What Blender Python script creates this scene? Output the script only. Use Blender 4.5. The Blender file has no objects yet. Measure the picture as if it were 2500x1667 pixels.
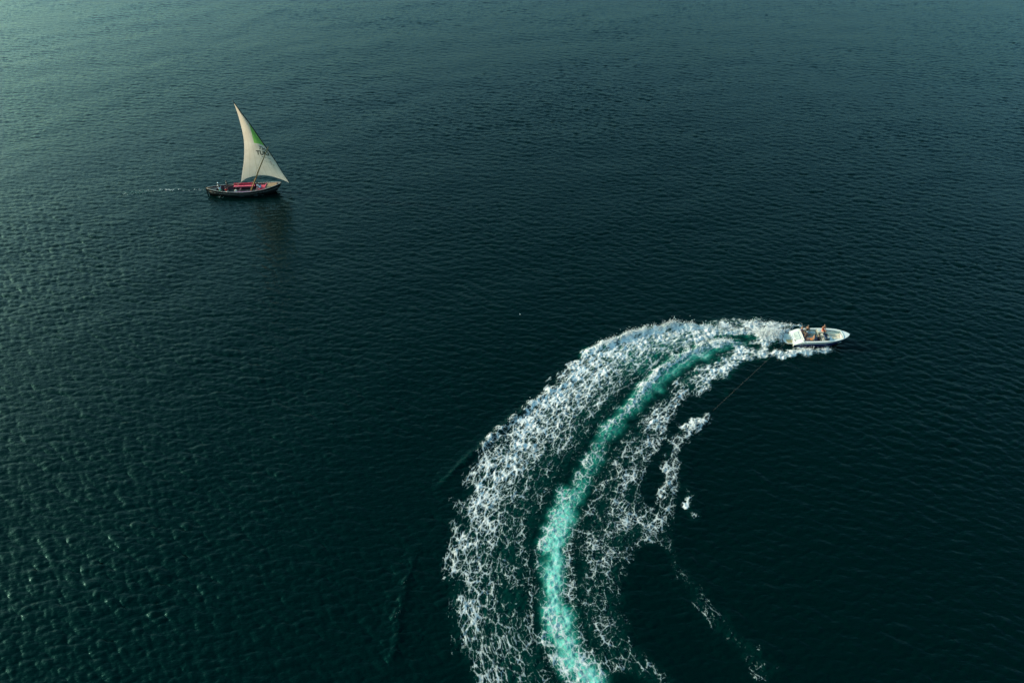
import bpy, bmesh, math, random
import numpy as np
from mathutils import Vector, Matrix, Euler

random.seed(7)
RNG = np.random.default_rng(11)
S = bpy.context.scene
COL = S.collection

# ------------------------------------------------------------------ camera, sky, sun, exposure
cam_data = bpy.data.cameras.new('camera')
cam_data.sensor_width = 36.0
cam_data.lens = 24.0
cam_data.clip_start = 0.5
cam_data.clip_end = 20000.0
cam = bpy.data.objects.new('camera', cam_data)
COL.objects.link(cam)
cam.location = (0.0, 0.0, 51.0)
cam.rotation_euler = (math.radians(50.0), 0.0, 0.0)
S.camera = cam

SUN_AZ = math.radians(-79.0)          # measured from +Y towards +X
SUN_EL = math.radians(22.0)
world = bpy.data.worlds.new('World')
S.world = world
world.use_nodes = True
wn = world.node_tree
wn.nodes.clear()
w_out = wn.nodes.new('ShaderNodeOutputWorld')
w_bg = wn.nodes.new('ShaderNodeBackground')
w_sky = wn.nodes.new('ShaderNodeTexSky')
w_sky.sky_type = 'NISHITA'
w_sky.sun_disc = False
w_sky.sun_elevation = SUN_EL
w_sky.sun_rotation = SUN_AZ
w_sky.altitude = 0.0
w_sky.air_density = 1.1
w_sky.dust_density = 5.0
w_sky.ozone_density = 1.0
w_bg.inputs['Strength'].default_value = 0.15
w_tint = wn.nodes.new('ShaderNodeMix')
w_tint.data_type = 'RGBA'
w_tint.blend_type = 'MULTIPLY'
w_tint.inputs[0].default_value = 1.0
w_tint.inputs[7].default_value = (0.53, 1.0, 1.04, 1.0)
wn.links.new(w_sky.outputs['Color'], w_tint.inputs[6])
wn.links.new(w_tint.outputs[2], w_bg.inputs['Color'])
wn.links.new(w_bg.outputs['Background'], w_out.inputs['Surface'])

sun_data = bpy.data.lights.new('sun', 'SUN')
sun_data.energy = 2.3
sun_data.angle = math.radians(0.6)
sun_data.color = (1.0, 0.86, 0.69)
sun = bpy.data.objects.new('sun', sun_data)
COL.objects.link(sun)
TO_SUN = Vector((math.sin(SUN_AZ) * math.cos(SUN_EL), math.cos(SUN_AZ) * math.cos(SUN_EL), math.sin(SUN_EL)))
sun.rotation_euler = TO_SUN.to_track_quat('Z', 'Y').to_euler()
sun.location = TO_SUN * 200.0

S.cycles.sample_clamp_direct = 0.5          # caps bright direct samples, so sun glints on the water stay dim
S.view_settings.view_transform = 'Standard'
S.view_settings.look = 'None'
S.view_settings.gamma = 1.0
S.view_settings.exposure = 1.3
S.view_settings.use_curve_mapping = False


# ------------------------------------------------------------------ helpers
def principled(name, color, rough=0.5, var=0.12, scale=6.0, metallic=0.0, bump=0.0, coat=0.0):
    m = bpy.data.materials.new(name)
    m.use_nodes = True
    nt = m.node_tree
    b = nt.nodes['Principled BSDF']
    tc = nt.nodes.new('ShaderNodeTexCoord')
    nz = nt.nodes.new('ShaderNodeTexNoise')
    nz.inputs['Scale'].default_value = scale
    nz.inputs['Detail'].default_value = 4.0
    nt.links.new(tc.outputs['Object'], nz.inputs['Vector'])
    mix = nt.nodes.new('ShaderNodeMix')
    mix.data_type = 'RGBA'
    mix.inputs[6].default_value = tuple(c * (1.0 - var) for c in color) + (1.0,)
    mix.inputs[7].default_value = tuple(min(1.0, c * (1.0 + var)) for c in color) + (1.0,)
    nt.links.new(nz.outputs['Fac'], mix.inputs[0])
    nt.links.new(mix.outputs[2], b.inputs['Base Color'])
    b.inputs['Roughness'].default_value = rough
    b.inputs['Metallic'].default_value = metallic
    if coat:
        b.inputs['Coat Weight'].default_value = coat
    if bump:
        bp = nt.nodes.new('ShaderNodeBump')
        bp.inputs['Strength'].default_value = 1.0
        bp.inputs['Distance'].default_value = bump
        nt.links.new(nz.outputs['Fac'], bp.inputs['Height'])
        nt.links.new(bp.outputs['Normal'], b.inputs['Normal'])
    return m


def np_mesh(name, verts, quads, smooth=True):
    me = bpy.data.meshes.new(name)
    n, q = len(verts), len(quads)
    me.vertices.add(n)
    me.vertices.foreach_set('co', np.ascontiguousarray(verts, dtype=np.float32).ravel())
    me.loops.add(q * 4)
    me.loops.foreach_set('vertex_index', np.ascontiguousarray(quads, dtype=np.int32).ravel())
    me.polygons.add(q)
    me.polygons.foreach_set('loop_start', np.arange(0, q * 4, 4, dtype=np.int32))
    me.update(calc_edges=True)
    me.polygons.foreach_set('use_smooth', np.full(q, smooth, dtype=bool))
    return me


def attr(me, name, values):
    a = me.attributes.new(name, 'FLOAT', 'POINT')
    a.data.foreach_set('value', np.ascontiguousarray(values, dtype=np.float32))


class MB:
    """Collects simple solids and links them as ONE mesh object."""

    def __init__(self):
        self.v, self.f = [], []

    def add(self, verts, faces):
        o = len(self.v)
        self.v += [tuple(p) for p in verts]
        self.f += [tuple(i + o for i in f) for f in faces]
        return self

    def box(self, cx, cy, cz, sx, sy, sz, bev=0.0, rot=None):
        x, y, z = sx / 2, sy / 2, sz / 2
        b = min(bev, x * .9, y * .9, z * .9)
        if b <= 0:
            vs = [(i * x, j * y, k * z) for i in (-1, 1) for j in (-1, 1) for k in (-1, 1)]
            fs = [(0, 1, 3, 2), (4, 6, 7, 5), (0, 4, 5, 1), (2, 3, 7, 6), (0, 2, 6, 4), (1, 5, 7, 3)]
        else:
            bm = bmesh.new()
            bmesh.ops.create_cube(bm, size=1.0)
            bmesh.ops.scale(bm, vec=(sx, sy, sz), verts=bm.verts)
            bmesh.ops.bevel(bm, geom=bm.edges[:], offset=b, segments=2, affect='EDGES', profile=0.5)
            bm.verts.index_update()
            vs = [tuple(v.co) for v in bm.verts]
            fs = [tuple(v.index for v in f.verts) for f in bm.faces]
            bm.free()
        M = Matrix.Translation((cx, cy, cz))
        if rot:
            M = M @ Euler(rot).to_matrix().to_4x4()
        return self.add([M @ Vector(p) for p in vs], fs)

    def tube(self, pts, r, seg=8, cap=True):
        pts = [Vector(p) for p in pts]
        rr = r if isinstance(r, (list, tuple)) else [r] * len(pts)
        vs, fs = [], []
        for i, p in enumerate(pts):
            d = (pts[min(i + 1, len(pts) - 1)] - pts[max(i - 1, 0)]).normalized()
            a = d.cross(Vector((0, 0, 1)))
            if a.length < 1e-4:
                a = Vector((1, 0, 0))
            a.normalize()
            b = d.cross(a)
            for k in range(seg):
                t = 2 * math.pi * k / seg
                vs.append(p + (a * math.cos(t) + b * math.sin(t)) * rr[i])
        for i in range(len(pts) - 1):
            for k in range(seg):
                k2 = (k + 1) % seg
                fs.append((i * seg + k, i * seg + k2, (i + 1) * seg + k2, (i + 1) * seg + k))
        if cap:
            fs.append(tuple(range(seg - 1, -1, -1)))
            e = (len(pts) - 1) * seg
            fs.append(tuple(range(e, e + seg)))
        return self.add(vs, fs)

    def prism(self, outline, z0, z1):
        n = len(outline)
        vs = [(x, y, z0) for x, y in outline] + [(x, y, z1) for x, y in outline]
        fs = [tuple(range(n - 1, -1, -1)), tuple(range(n, 2 * n))]
        fs += [(i, (i + 1) % n, n + (i + 1) % n, n + i) for i in range(n)]
        return self.add(vs, fs)

    def ball(self, c, rad, seg=10, rings=7, squash=(1, 1, 1)):
        vs, fs = [], []
        for i in range(rings + 1):
            ph = math.pi * i / rings
            for k in range(seg):
                t = 2 * math.pi * k / seg
                vs.append((c[0] + rad * squash[0] * math.sin(ph) * math.cos(t),
                           c[1] + rad * squash[1] * math.sin(ph) * math.sin(t),
                           c[2] + rad * squash[2] * math.cos(ph)))
        for i in range(rings):
            for k in range(seg):
                k2 = (k + 1) % seg
                fs.append((i * seg + k, (i + 1) * seg + k, (i + 1) * seg + k2, i * seg + k2))
        return self.add(vs, fs)

    def build(self, name, mat, parent=None, smooth=False, label=None):
        me = bpy.data.meshes.new(name)
        me.from_pydata(self.v, [], self.f)
        bm = bmesh.new()
        bm.from_mesh(me)
        bmesh.ops.remove_doubles(bm, verts=bm.verts, dist=1e-5)
        bmesh.ops.recalc_face_normals(bm, faces=bm.faces)
        bm.to_mesh(me)
        bm.free()
        if smooth:
            me.polygons.foreach_set('use_smooth', [True] * len(me.polygons))
        me.materials.append(mat)
        o = bpy.data.objects.new(name, me)
        COL.objects.link(o)
        if parent is not None:
            o.parent = parent
        if label:
            o['label'] = label
        return o


def thing(name, label, cat, loc=(0, 0, 0), rot=(0, 0, 0), group=None):
    o = bpy.data.objects.new(name, None)
    o.empty_display_size = 0.3
    COL.objects.link(o)
    o.location = loc
    o.rotation_euler = rot
    o['label'] = label
    o['category'] = cat
    if group:
        o['group'] = group
    return o


def tag(o, label, cat, group=None):
    o['label'] = label
    o['category'] = cat
    if group:
        o['group'] = group
    return o


def smoothstep(a, b, x):
    t = np.clip((x - a) / (b - a), 0, 1)
    return t * t * (3 - 2 * t)


# ------------------------------------------------------------------ sea surface: wind waves as a height field in metres
WIND = math.radians(-102.0)           # direction the waves run to


class WaveTile:
    def __init__(self, L, N, peak, seed, slope, turn=0.0, kmin=0.0, kmax=1e9, power=4.0, spread=2.0):
        self.L, self.N = L, N
        rng = np.random.default_rng(seed)
        k1 = 2 * np.pi * np.fft.fftfreq(N, L / N)
        kx, ky = np.meshgrid(k1, k1, indexing='ij')
        k = np.hypot(kx, ky)
        k[0, 0] = 1.0
        cosw = (kx * math.cos(WIND + turn) + ky * math.sin(WIND + turn)) / k
        kp = 2 * np.pi / peak
        P = k ** -power * np.exp(-(kp / k) ** 2) * (0.025 + np.abs(cosw) ** spread) * (k > kmin) * (k < kmax)
        P *= np.exp(-(k * 0.045) ** 2)
        P[0, 0] = 0
        spec = np.fft.fft2(rng.standard_normal((N, N))) * np.sqrt(P)
        h = np.fft.ifft2(spec).real
        gx = np.fft.ifft2(1j * kx * spec).real
        gy = np.fft.ifft2(1j * ky * spec).real
        s = slope / math.sqrt((gx ** 2 + gy ** 2).mean())
        self.h = (h * s).astype(np.float32)
        self.dx = (np.fft.ifft2(1j * kx / k * spec).real * s).astype(np.float32)
        self.dy = (np.fft.ifft2(1j * ky / k * spec).real * s).astype(np.float32)
        self.ca, self.sa = math.cos(turn), math.sin(turn)

    def sample(self, f, x, y):
        u = (x / self.L) % 1.0 * self.N
        v = (y / self.L) % 1.0 * self.N
        i, j = np.floor(u).astype(np.int64), np.floor(v).astype(np.int64)
        a, b = (u - i).astype(np.float32), (v - j).astype(np.float32)

        def w(t):
            return ((1 - t) ** 3 / 6, (3 * t ** 3 - 6 * t ** 2 + 4) / 6, (-3 * t ** 3 + 3 * t ** 2 + 3 * t + 1) / 6, t ** 3 / 6)
        wa, wb = w(a), w(b)
        out = np.zeros_like(a)
        for p in range(4):
            ii = (i + p - 1) % self.N
            for q in range(4):
                out += wa[p] * wb[q] * f[ii, (j + q - 1) % self.N]
        return out


TILES = [WaveTile(151.0, 2048, 1.35, 5, 0.195, -0.12, power=3.9, spread=5.0), WaveTile(83.0, 1024, 0.7, 8, 0.145, 0.3, power=3.9, spread=4.0)]
SWELL = WaveTile(420.0, 256, 20.0, 21, 0.02, 0.9)
GUST = WaveTile(600.0, 256, 60.0, 33, 1.0, 0.3, power=4.0, spread=0.5)
GUST_N = GUST.h / GUST.h.std()


def gust(x, y):
    return np.clip(1.0 + 0.16 * GUST.sample(GUST_N, x, y), 0.45, 1.6)


def sea(x, y, chop=1.4):
    """Height and horizontal shift of the water at x, y."""
    g = gust(x, y)
    h = SWELL.sample(SWELL.h, x, y)
    dx = np.zeros_like(h)
    dy = np.zeros_like(h)
    for t in TILES:
        h += g * t.sample(t.h, x, y)
        dx += g * t.sample(t.dx, x, y)
        dy += g * t.sample(t.dy, x, y)
    return h, chop * dx, chop * dy


# wake bands, each a list of stations: left x, y, right x, y, foam density across, aeration, height
RIBBONS = [
    # left field
    [
        (29.57, 62.32, 29.33, 61.49, (0.9, 0.95, 0.9, 0.8), 0.35, 0.12),
        (26.98, 62.40, 26.76, 61.56, (0.95, 0.95, 0.85, 0.7), 0.35, 0.12),
        (24.17, 63.01, 24.55, 61.34, (1.0, 0.88, 0.78, 0.45), 0.35, 0.12),
        (21.28, 63.40, 22.13, 60.30, (1.0, 0.78, 0.72, 0.4), 0.25, 0.12),
        (19.04, 63.40, 20.54, 59.72, (1.0, 0.74, 0.66, 0.36), 0.25, 0.12),
        (15.96, 62.78, 18.55, 58.36, (1.0, 0.74, 0.62, 0.34), 0.25, 0.12),
        (13.15, 61.64, 16.63, 56.89, (0.98, 0.74, 0.6, 0.3), 0.25, 0.12),
        (10.50, 60.15, 15.25, 55.34, (0.95, 0.72, 0.6, 0.28), 0.25, 0.12),
        (7.67, 58.36, 13.96, 53.90, (0.9, 0.7, 0.6, 0.26), 0.1, 0.12),
        (5.00, 55.14, 12.63, 52.31, (0.62, 0.76, 0.58, 0.26), 0.07, 0.08),
        (1.11, 50.12, 10.85, 49.76, (0.6, 0.8, 0.54, 0.24), 0.06, 0.08),
        (-2.00, 46.18, 8.60, 46.34, (0.55, 0.76, 0.5, 0.2), 0.05, 0.08),
        (-4.36, 41.22, 6.72, 43.17, (0.52, 0.7, 0.42, 0.2), 0.04, 0.08),
        (-5.48, 37.23, 4.61, 39.51, (0.38, 0.66, 0.4, 0.24), 0.04, 0.04),
        (-5.78, 32.45, 2.58, 35.29, (0.34, 0.62, 0.38, 0.28), 0.04, 0.04),
        (-5.67, 29.34, 2.10, 30.92, (0.32, 0.56, 0.38, 0.32), 0.04, 0.04),
        (-4.98, 26.21, 2.10, 27.35, (0.3, 0.52, 0.38, 0.34), 0.04, 0.04),
        (-3.89, 23.38, 2.93, 24.42, (0.28, 0.5, 0.38, 0.36), 0.04, 0.04),
        (-2.94, 21.16, 3.99, 21.44, (0.28, 0.48, 0.38, 0.36), 0.04, 0.04),
    ],
    # lip
    [
        (29.41, 62.63, 29.24, 62.02, (0.9, 1.0, 0.9), 0.3, 0.4),
        (27.06, 62.70, 26.90, 62.09, (0.9, 1.0, 0.9), 0.3, 0.55),
        (24.22, 63.24, 24.08, 62.63, (0.9, 1.0, 0.9), 0.3, 0.7),
        (21.33, 63.63, 21.19, 62.93, (0.9, 1.0, 0.9), 0.3, 0.75),
        (19.08, 63.63, 19.04, 62.86, (0.9, 1.0, 0.9), 0.3, 0.75),
        (16.00, 63.01, 16.12, 62.24, (0.9, 1.0, 0.9), 0.3, 0.75),
        (13.18, 61.86, 13.46, 61.04, (0.9, 1.0, 0.9), 0.3, 0.65),
        (10.53, 60.37, 10.82, 59.57, (0.9, 1.0, 0.9), 0.3, 0.5),
        (8.82, 59.28, 9.08, 58.57, (0.6, 0.9, 0.6), 0.3, 0.3),
        (7.18, 58.00, 7.47, 57.52, (0.2, 0.6, 0.2), 0.3, 0.05),
    ],
    # ridge
    [
        (26.65, 61.11, 26.40, 60.15, (0.75, 0.95, 0.85), 0.6, 0.4),
        (22.87, 60.45, 22.82, 59.57, (0.75, 0.95, 0.85), 0.6, 0.45),
        (20.46, 59.28, 20.44, 58.29, (0.6, 0.92, 0.75), 0.6, 0.45),
        (18.06, 57.93, 18.19, 56.89, (0.6, 0.92, 0.75), 0.6, 0.4),
        (15.85, 55.74, 16.25, 54.88, (0.6, 0.92, 0.75), 0.6, 0.35),
        (13.78, 53.32, 14.31, 52.44, (0.5, 0.8, 0.6), 0.6, 0.28),
        (11.73, 50.36, 12.37, 49.70, (0.5, 0.8, 0.6), 0.6, 0.18),
        (10.07, 48.48, 10.74, 47.79, (0.4, 0.6, 0.5), 0.6, 0.1),
        (7.64, 44.73, 8.32, 44.20, (0.3, 0.45, 0.4), 0.6, 0.03),
    ],
    # turquoise
    [
        (27.52, 60.45, 26.91, 59.57, (0.75, 0.65, 0.6), 0.55, 0.05),
        (24.27, 60.15, 24.16, 59.28, (0.78, 0.3, 0.4), 0.66, 0.05),
        (20.85, 58.71, 21.09, 57.38, (0.74, 0.25, 0.3), 0.68, 0.05),
        (18.26, 57.03, 18.75, 55.74, (0.68, 0.25, 0.28), 0.66, 0.05),
        (15.88, 54.55, 16.50, 53.45, (0.66, 0.28, 0.28), 0.6, 0.05),
        (13.92, 52.44, 14.67, 51.39, (0.66, 0.34, 0.28), 0.54, 0.05),
        (11.82, 50.06, 12.64, 49.17, (0.66, 0.4, 0.3), 0.46, 0.05),
        (9.94, 47.74, 10.89, 46.95, (0.64, 0.46, 0.3), 0.38, 0.05),
        (7.79, 44.62, 9.08, 43.89, (0.62, 0.5, 0.32), 0.36, 0.05),
        (6.44, 42.11, 7.98, 41.52, (0.6, 0.52, 0.36), 0.42, 0.05),
        (5.43, 40.40, 7.06, 39.74, (0.58, 0.54, 0.4), 0.54, 0.05),
        (4.14, 38.44, 6.05, 37.90, (0.58, 0.56, 0.44), 0.74, 0.05),
        (3.08, 36.14, 5.49, 35.80, (0.56, 0.52, 0.4), 0.9, 0.05),
        (2.47, 33.89, 4.93, 33.80, (0.54, 0.48, 0.4), 0.96, 0.05),
        (2.26, 31.87, 4.67, 31.87, (0.52, 0.46, 0.38), 1.05, 0.05),
        (2.21, 29.99, 4.55, 29.99, (0.5, 0.48, 0.4), 1.05, 0.05),
        (2.23, 28.42, 4.45, 28.42, (0.56, 0.54, 0.46), 1.0, 0.05),
        (2.37, 26.08, 4.70, 26.35, (0.58, 0.54, 0.46), 0.9, 0.05),
        (3.08, 24.11, 5.37, 24.73, (0.56, 0.58, 0.5), 0.9, 0.05),
        (3.85, 22.60, 6.38, 23.35, (0.6, 0.66, 0.56), 1.0, 0.05),
        (4.68, 20.88, 7.38, 21.44, (0.62, 0.7, 0.58), 1.0, 0.05),
    ],
    # right field
    [
        (27.14, 59.72, 28.31, 59.86, (0.6, 0.75, 0.85), 0.12, 0.08),
        (24.23, 59.00, 26.03, 57.45, (0.4, 0.66, 0.82), 0.12, 0.08),
        (21.17, 56.89, 23.86, 55.54, (0.32, 0.62, 0.8), 0.12, 0.08),
        (18.94, 55.34, 21.69, 53.32, (0.3, 0.62, 0.76), 0.12, 0.08),
        (16.74, 53.07, 19.20, 51.69, (0.25, 0.6, 0.7), 0.03, 0.08),
        (14.96, 51.02, 17.66, 50.48, (0.25, 0.58, 0.68), 0.03, 0.08),
        (12.89, 48.82, 16.49, 49.17, (0.24, 0.56, 0.64), 0.03, 0.08),
        (11.10, 46.62, 15.95, 47.12, (0.24, 0.54, 0.58), 0.03, 0.08),
        (9.14, 43.68, 14.39, 44.20, (0.24, 0.52, 0.54), 0.03, 0.08),
        (8.05, 41.37, 12.73, 41.67, (0.24, 0.5, 0.48), 0.03, 0.08),
        (7.12, 39.55, 12.07, 39.27, (0.28, 0.5, 0.44), 0.03, 0.08),
        (6.14, 37.72, 12.40, 36.57, (0.3, 0.48, 0.5), 0.03, 0.08),
        (5.55, 35.63, 11.66, 34.05, (0.32, 0.46, 0.42), 0.03, 0.08),
        (4.99, 33.64, 10.55, 32.45, (0.38, 0.48, 0.38), 0.03, 0.08),
        (4.72, 31.68, 9.46, 30.73, (0.4, 0.46, 0.3), 0.03, 0.08),
        (4.61, 29.81, 9.02, 28.56, (0.36, 0.42, 0.24), 0.03, 0.08),
        (4.57, 28.21, 9.22, 26.35, (0.38, 0.42, 0.28), 0.03, 0.08),
        (4.82, 26.18, 10.04, 24.42, (0.38, 0.44, 0.34), 0.03, 0.08),
        (5.51, 24.58, 11.35, 23.05, (0.38, 0.42, 0.36), 0.03, 0.08),
        (6.64, 22.90, 12.40, 21.44, (0.38, 0.4, 0.34), 0.03, 0.08),
    ],
    # right edge spray
    [
        (29.94, 60.59, 29.83, 59.57, (0.4, 0.6, 0.5), 0.15, 0.15),
        (28.31, 59.86, 28.28, 57.72, (0.5, 0.75, 0.65), 0.15, 0.2),
        (26.87, 58.71, 26.96, 57.31, (0.5, 0.75, 0.6), 0.15, 0.2),
        (25.55, 58.29, 25.53, 56.76, (0.5, 0.75, 0.5), 0.15, 0.15),
        (24.02, 56.76, 24.23, 55.54, (0.5, 0.7, 0.4), 0.15, 0.1),
        (22.58, 55.08, 22.80, 54.09, (0.3, 0.5, 0.2), 0.15, 0.05),
    ],
    # wash
    [
        (31.96, 61.94, 31.42, 60.15, (0.8, 1.0, 0.8), 0.2, 0.3),
        (31.23, 62.55, 30.48, 59.86, (0.9, 1.1, 0.75), 0.2, 0.75),
        (30.26, 62.55, 29.43, 60.15, (1.0, 1.15, 0.8), 0.2, 0.75),
        (29.25, 62.40, 28.43, 60.30, (0.95, 1.05, 0.75), 0.2, 0.55),
        (27.78, 62.32, 27.05, 60.45, (0.85, 0.9, 0.7), 0.2, 0.35),
    ],
    # far spray
    [
        (35.02, 63.32, 34.77, 62.86, (0.3, 0.7, 0.6), 0.1, 0.3),
        (34.00, 63.63, 33.60, 62.70, (0.6, 0.95, 0.8), 0.1, 0.4),
        (31.93, 64.26, 30.99, 62.24, (0.55, 0.85, 0.75), 0.1, 0.4),
        (29.30, 65.06, 28.59, 62.47, (0.5, 0.78, 0.6), 0.1, 0.35),
        (27.08, 64.90, 26.60, 63.01, (0.45, 0.72, 0.5), 0.1, 0.3),
        (24.81, 64.74, 25.04, 63.01, (0.35, 0.62, 0.45), 0.1, 0.25),
        (22.81, 63.95, 22.91, 63.24, (0.15, 0.4, 0.3), 0.1, 0.15),
    ],
    # near spray
    [
        (36.90, 59.36, 36.91, 58.36, (0.45, 0.7, 0.5), 0.1, 0.2),
        (36.51, 59.57, 36.03, 58.50, (0.75, 1.0, 0.85), 0.1, 0.35),
        (34.44, 59.43, 34.05, 58.29, (0.8, 1.1, 0.9), 0.1, 0.4),
        (32.61, 59.28, 32.20, 58.00, (0.8, 1.1, 0.9), 0.1, 0.35),
        (31.11, 59.00, 30.61, 57.65, (0.75, 1.05, 0.85), 0.1, 0.3),
        (29.52, 59.14, 28.93, 57.45, (0.65, 0.95, 0.75), 0.1, 0.25),
        (28.15, 59.28, 27.42, 57.31, (0.5, 0.8, 0.65), 0.1, 0.2),
    ],
    # rope trail
    [
        (20.36, 49.29, 20.55, 48.82, (0.4, 0.9, 0.4), 0.015, 0.12),
        (18.93, 48.71, 19.55, 47.34, (0.5, 0.9, 0.7), 0.015, 0.25),
        (17.26, 47.68, 18.27, 46.12, (0.5, 0.72, 0.6), 0.015, 0.15),
        (16.29, 46.23, 17.36, 45.05, (0.5, 0.66, 0.5), 0.015, 0.1),
        (15.21, 44.73, 16.41, 44.31, (0.45, 0.64, 0.5), 0.015, 0.06),
        (14.45, 42.66, 16.16, 42.56, (0.5, 0.64, 0.62), 0.015, 0.03),
        (13.94, 40.98, 15.69, 40.88, (0.5, 0.66, 0.6), 0.015, 0.03),
        (13.65, 39.23, 15.21, 39.13, (0.45, 0.62, 0.52), 0.015, 0.03),
        (12.81, 37.28, 14.69, 37.10, (0.44, 0.54, 0.4), 0.015, 0.03),
        (12.28, 35.76, 14.04, 35.54, (0.42, 0.46, 0.34), 0.015, 0.03),
        (12.80, 34.13, 14.06, 34.05, (0.3, 0.42, 0.33), 0.015, 0.03),
        (13.27, 31.22, 14.28, 31.52, (0.3, 0.42, 0.33), 0.015, 0.03),
        (14.24, 29.27, 15.32, 29.67, (0.3, 0.4, 0.33), 0.015, 0.03),
        (14.75, 28.04, 15.98, 28.45, (0.34, 0.4, 0.3), 0.015, 0.03),
        (15.49, 26.41, 16.86, 27.08, (0.36, 0.36, 0.3), 0.015, 0.03),
        (16.23, 25.11, 17.73, 25.85, (0.34, 0.33, 0.3), 0.015, 0.03),
        (17.16, 23.62, 18.91, 24.42, (0.32, 0.32, 0.29), 0.015, 0.03),
        (18.21, 22.16, 20.38, 22.90, (0.3, 0.31, 0.28), 0.015, 0.03),
    ],
    # bright patch
    [
        (10.54, 34.13, 12.02, 33.64, (0.4, 0.5, 0.4), 0.05, 0.06),
        (10.98, 35.29, 12.71, 34.87, (0.5, 0.85, 0.5), 0.05, 0.06),
        (11.59, 36.49, 13.12, 36.06, (0.3, 0.45, 0.3), 0.05, 0.06),
    ],
    # small crest
    [
        (15.93, 40.31, 16.10, 40.21, (0.4, 0.8, 0.4), 0.05, 0.04),
        (16.03, 39.27, 16.38, 39.32, (0.6, 1.4, 0.7), 0.05, 0.08),
        (15.99, 38.31, 16.30, 38.35, (0.5, 1.2, 0.5), 0.05, 0.06),
        (16.12, 37.28, 16.53, 37.32, (0.6, 1.5, 0.8), 0.05, 0.09),
        (15.77, 35.88, 16.00, 35.80, (0.2, 0.7, 0.2), 0.05, 0.03),
    ],
    # fleck
    [
        (22.44, 52.38, 22.75, 52.38, (0.3, 0.9, 0.3), 0.05, 0.1),
        (22.09, 51.45, 22.47, 51.57, (0.2, 0.7, 0.2), 0.05, 0.1),
    ],
    # bow wave
    [
        (7.61, 55.74, 7.84, 55.21, (0.1, 0.3, 0.1), 0.02, 0.2),
        (3.95, 52.69, 4.23, 52.19, (0.1, 0.3, 0.1), 0.02, 0.35),
        (0.30, 49.17, 0.63, 48.71, (0.1, 0.3, 0.1), 0.02, 0.4),
        (-3.15, 44.94, -2.77, 44.57, (0.1, 0.36, 0.1), 0.02, 0.35),
        (-5.47, 42.16, -5.09, 41.81, (0.05, 0.26, 0.05), 0.02, 0.25),
        (-7.13, 39.74, -6.76, 39.41, (0.0, 0.2, 0.0), 0.02, 0.1),
    ],
    # bow wave low
    [
        (-8.13, 33.44, -7.63, 33.36, (0.1, 0.24, 0.1), 0.0, 0.05),
        (-8.81, 30.92, -8.26, 30.84, (0.15, 0.3, 0.15), 0.0, 0.2),
        (-9.12, 28.04, -8.46, 27.97, (0.15, 0.3, 0.15), 0.0, 0.2),
        (-9.20, 25.05, -8.57, 24.99, (0.12, 0.26, 0.12), 0.0, 0.2),
        (-9.21, 22.90, -8.51, 22.84, (0.1, 0.2, 0.1), 0.0, 0.05),
    ],
]
DHOW_RIBBON = [
    [
    (-48.48, 98.80, -48.06, 97.56, (0.5, 0.6, 0.5), 0.03, 0.03),
    (-50.71, 98.66, -50.27, 97.43, (0.48, 0.58, 0.46), 0.03, 0.03),
    (-53.26, 98.52, -52.85, 97.43, (0.46, 0.56, 0.42), 0.03, 0.03),
    (-55.75, 98.25, -55.32, 97.16, (0.4, 0.5, 0.38), 0.03, 0.03),
    (-58.88, 97.97, -58.20, 96.35, (0.3, 0.42, 0.3), 0.03, 0.03),
    (-61.87, 97.43, -61.04, 95.55, (0.2, 0.34, 0.2), 0.03, 0.03),
    ],
    [
    (-47.77, 97.29, -47.45, 96.35, (0.2, 0.4, 0.2), 0.03, 0.03),
    (-46.65, 96.62, -46.29, 95.55, (0.35, 0.5, 0.3), 0.03, 0.03),
    (-45.24, 96.22, -44.89, 95.16, (0.3, 0.45, 0.25), 0.03, 0.03),
    (-43.66, 96.08, -43.37, 95.16, (0.15, 0.3, 0.1), 0.03, 0.03),
    ],
    [
    (-38.10, 97.70, -37.62, 96.89, (0.2, 0.35, 0.2), 0.03, 0.03),
    (-37.21, 98.25, -36.70, 97.29, (0.3, 0.45, 0.25), 0.03, 0.03),
    (-36.44, 98.80, -35.97, 97.97, (0.1, 0.3, 0.1), 0.03, 0.03),
    ],
]


WX0, WY0, WX1, WY1, WSTEP = -15.0, 17.0, 44.0, 70.0, 0.085
NX, NY = int((WX1 - WX0) / WSTEP), int((WY1 - WY0) / WSTEP)


def blur(a, sigma):
    r = max(1, int(sigma * 3))
    k = np.exp(-0.5 * (np.arange(-r, r + 1) / sigma) ** 2)
    k /= k.sum()
    n0, n1 = a.shape
    fx = np.fft.rfft2(a, s=(n0 + 2 * r, n1 + 2 * r))
    kk = np.zeros((n0 + 2 * r, n1 + 2 * r))
    kk[:2 * r + 1, :2 * r + 1] = np.outer(k, k)
    return np.fft.irfft2(fx * np.fft.rfft2(kk), s=kk.shape)[r:r + n0, r:r + n1]


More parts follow.
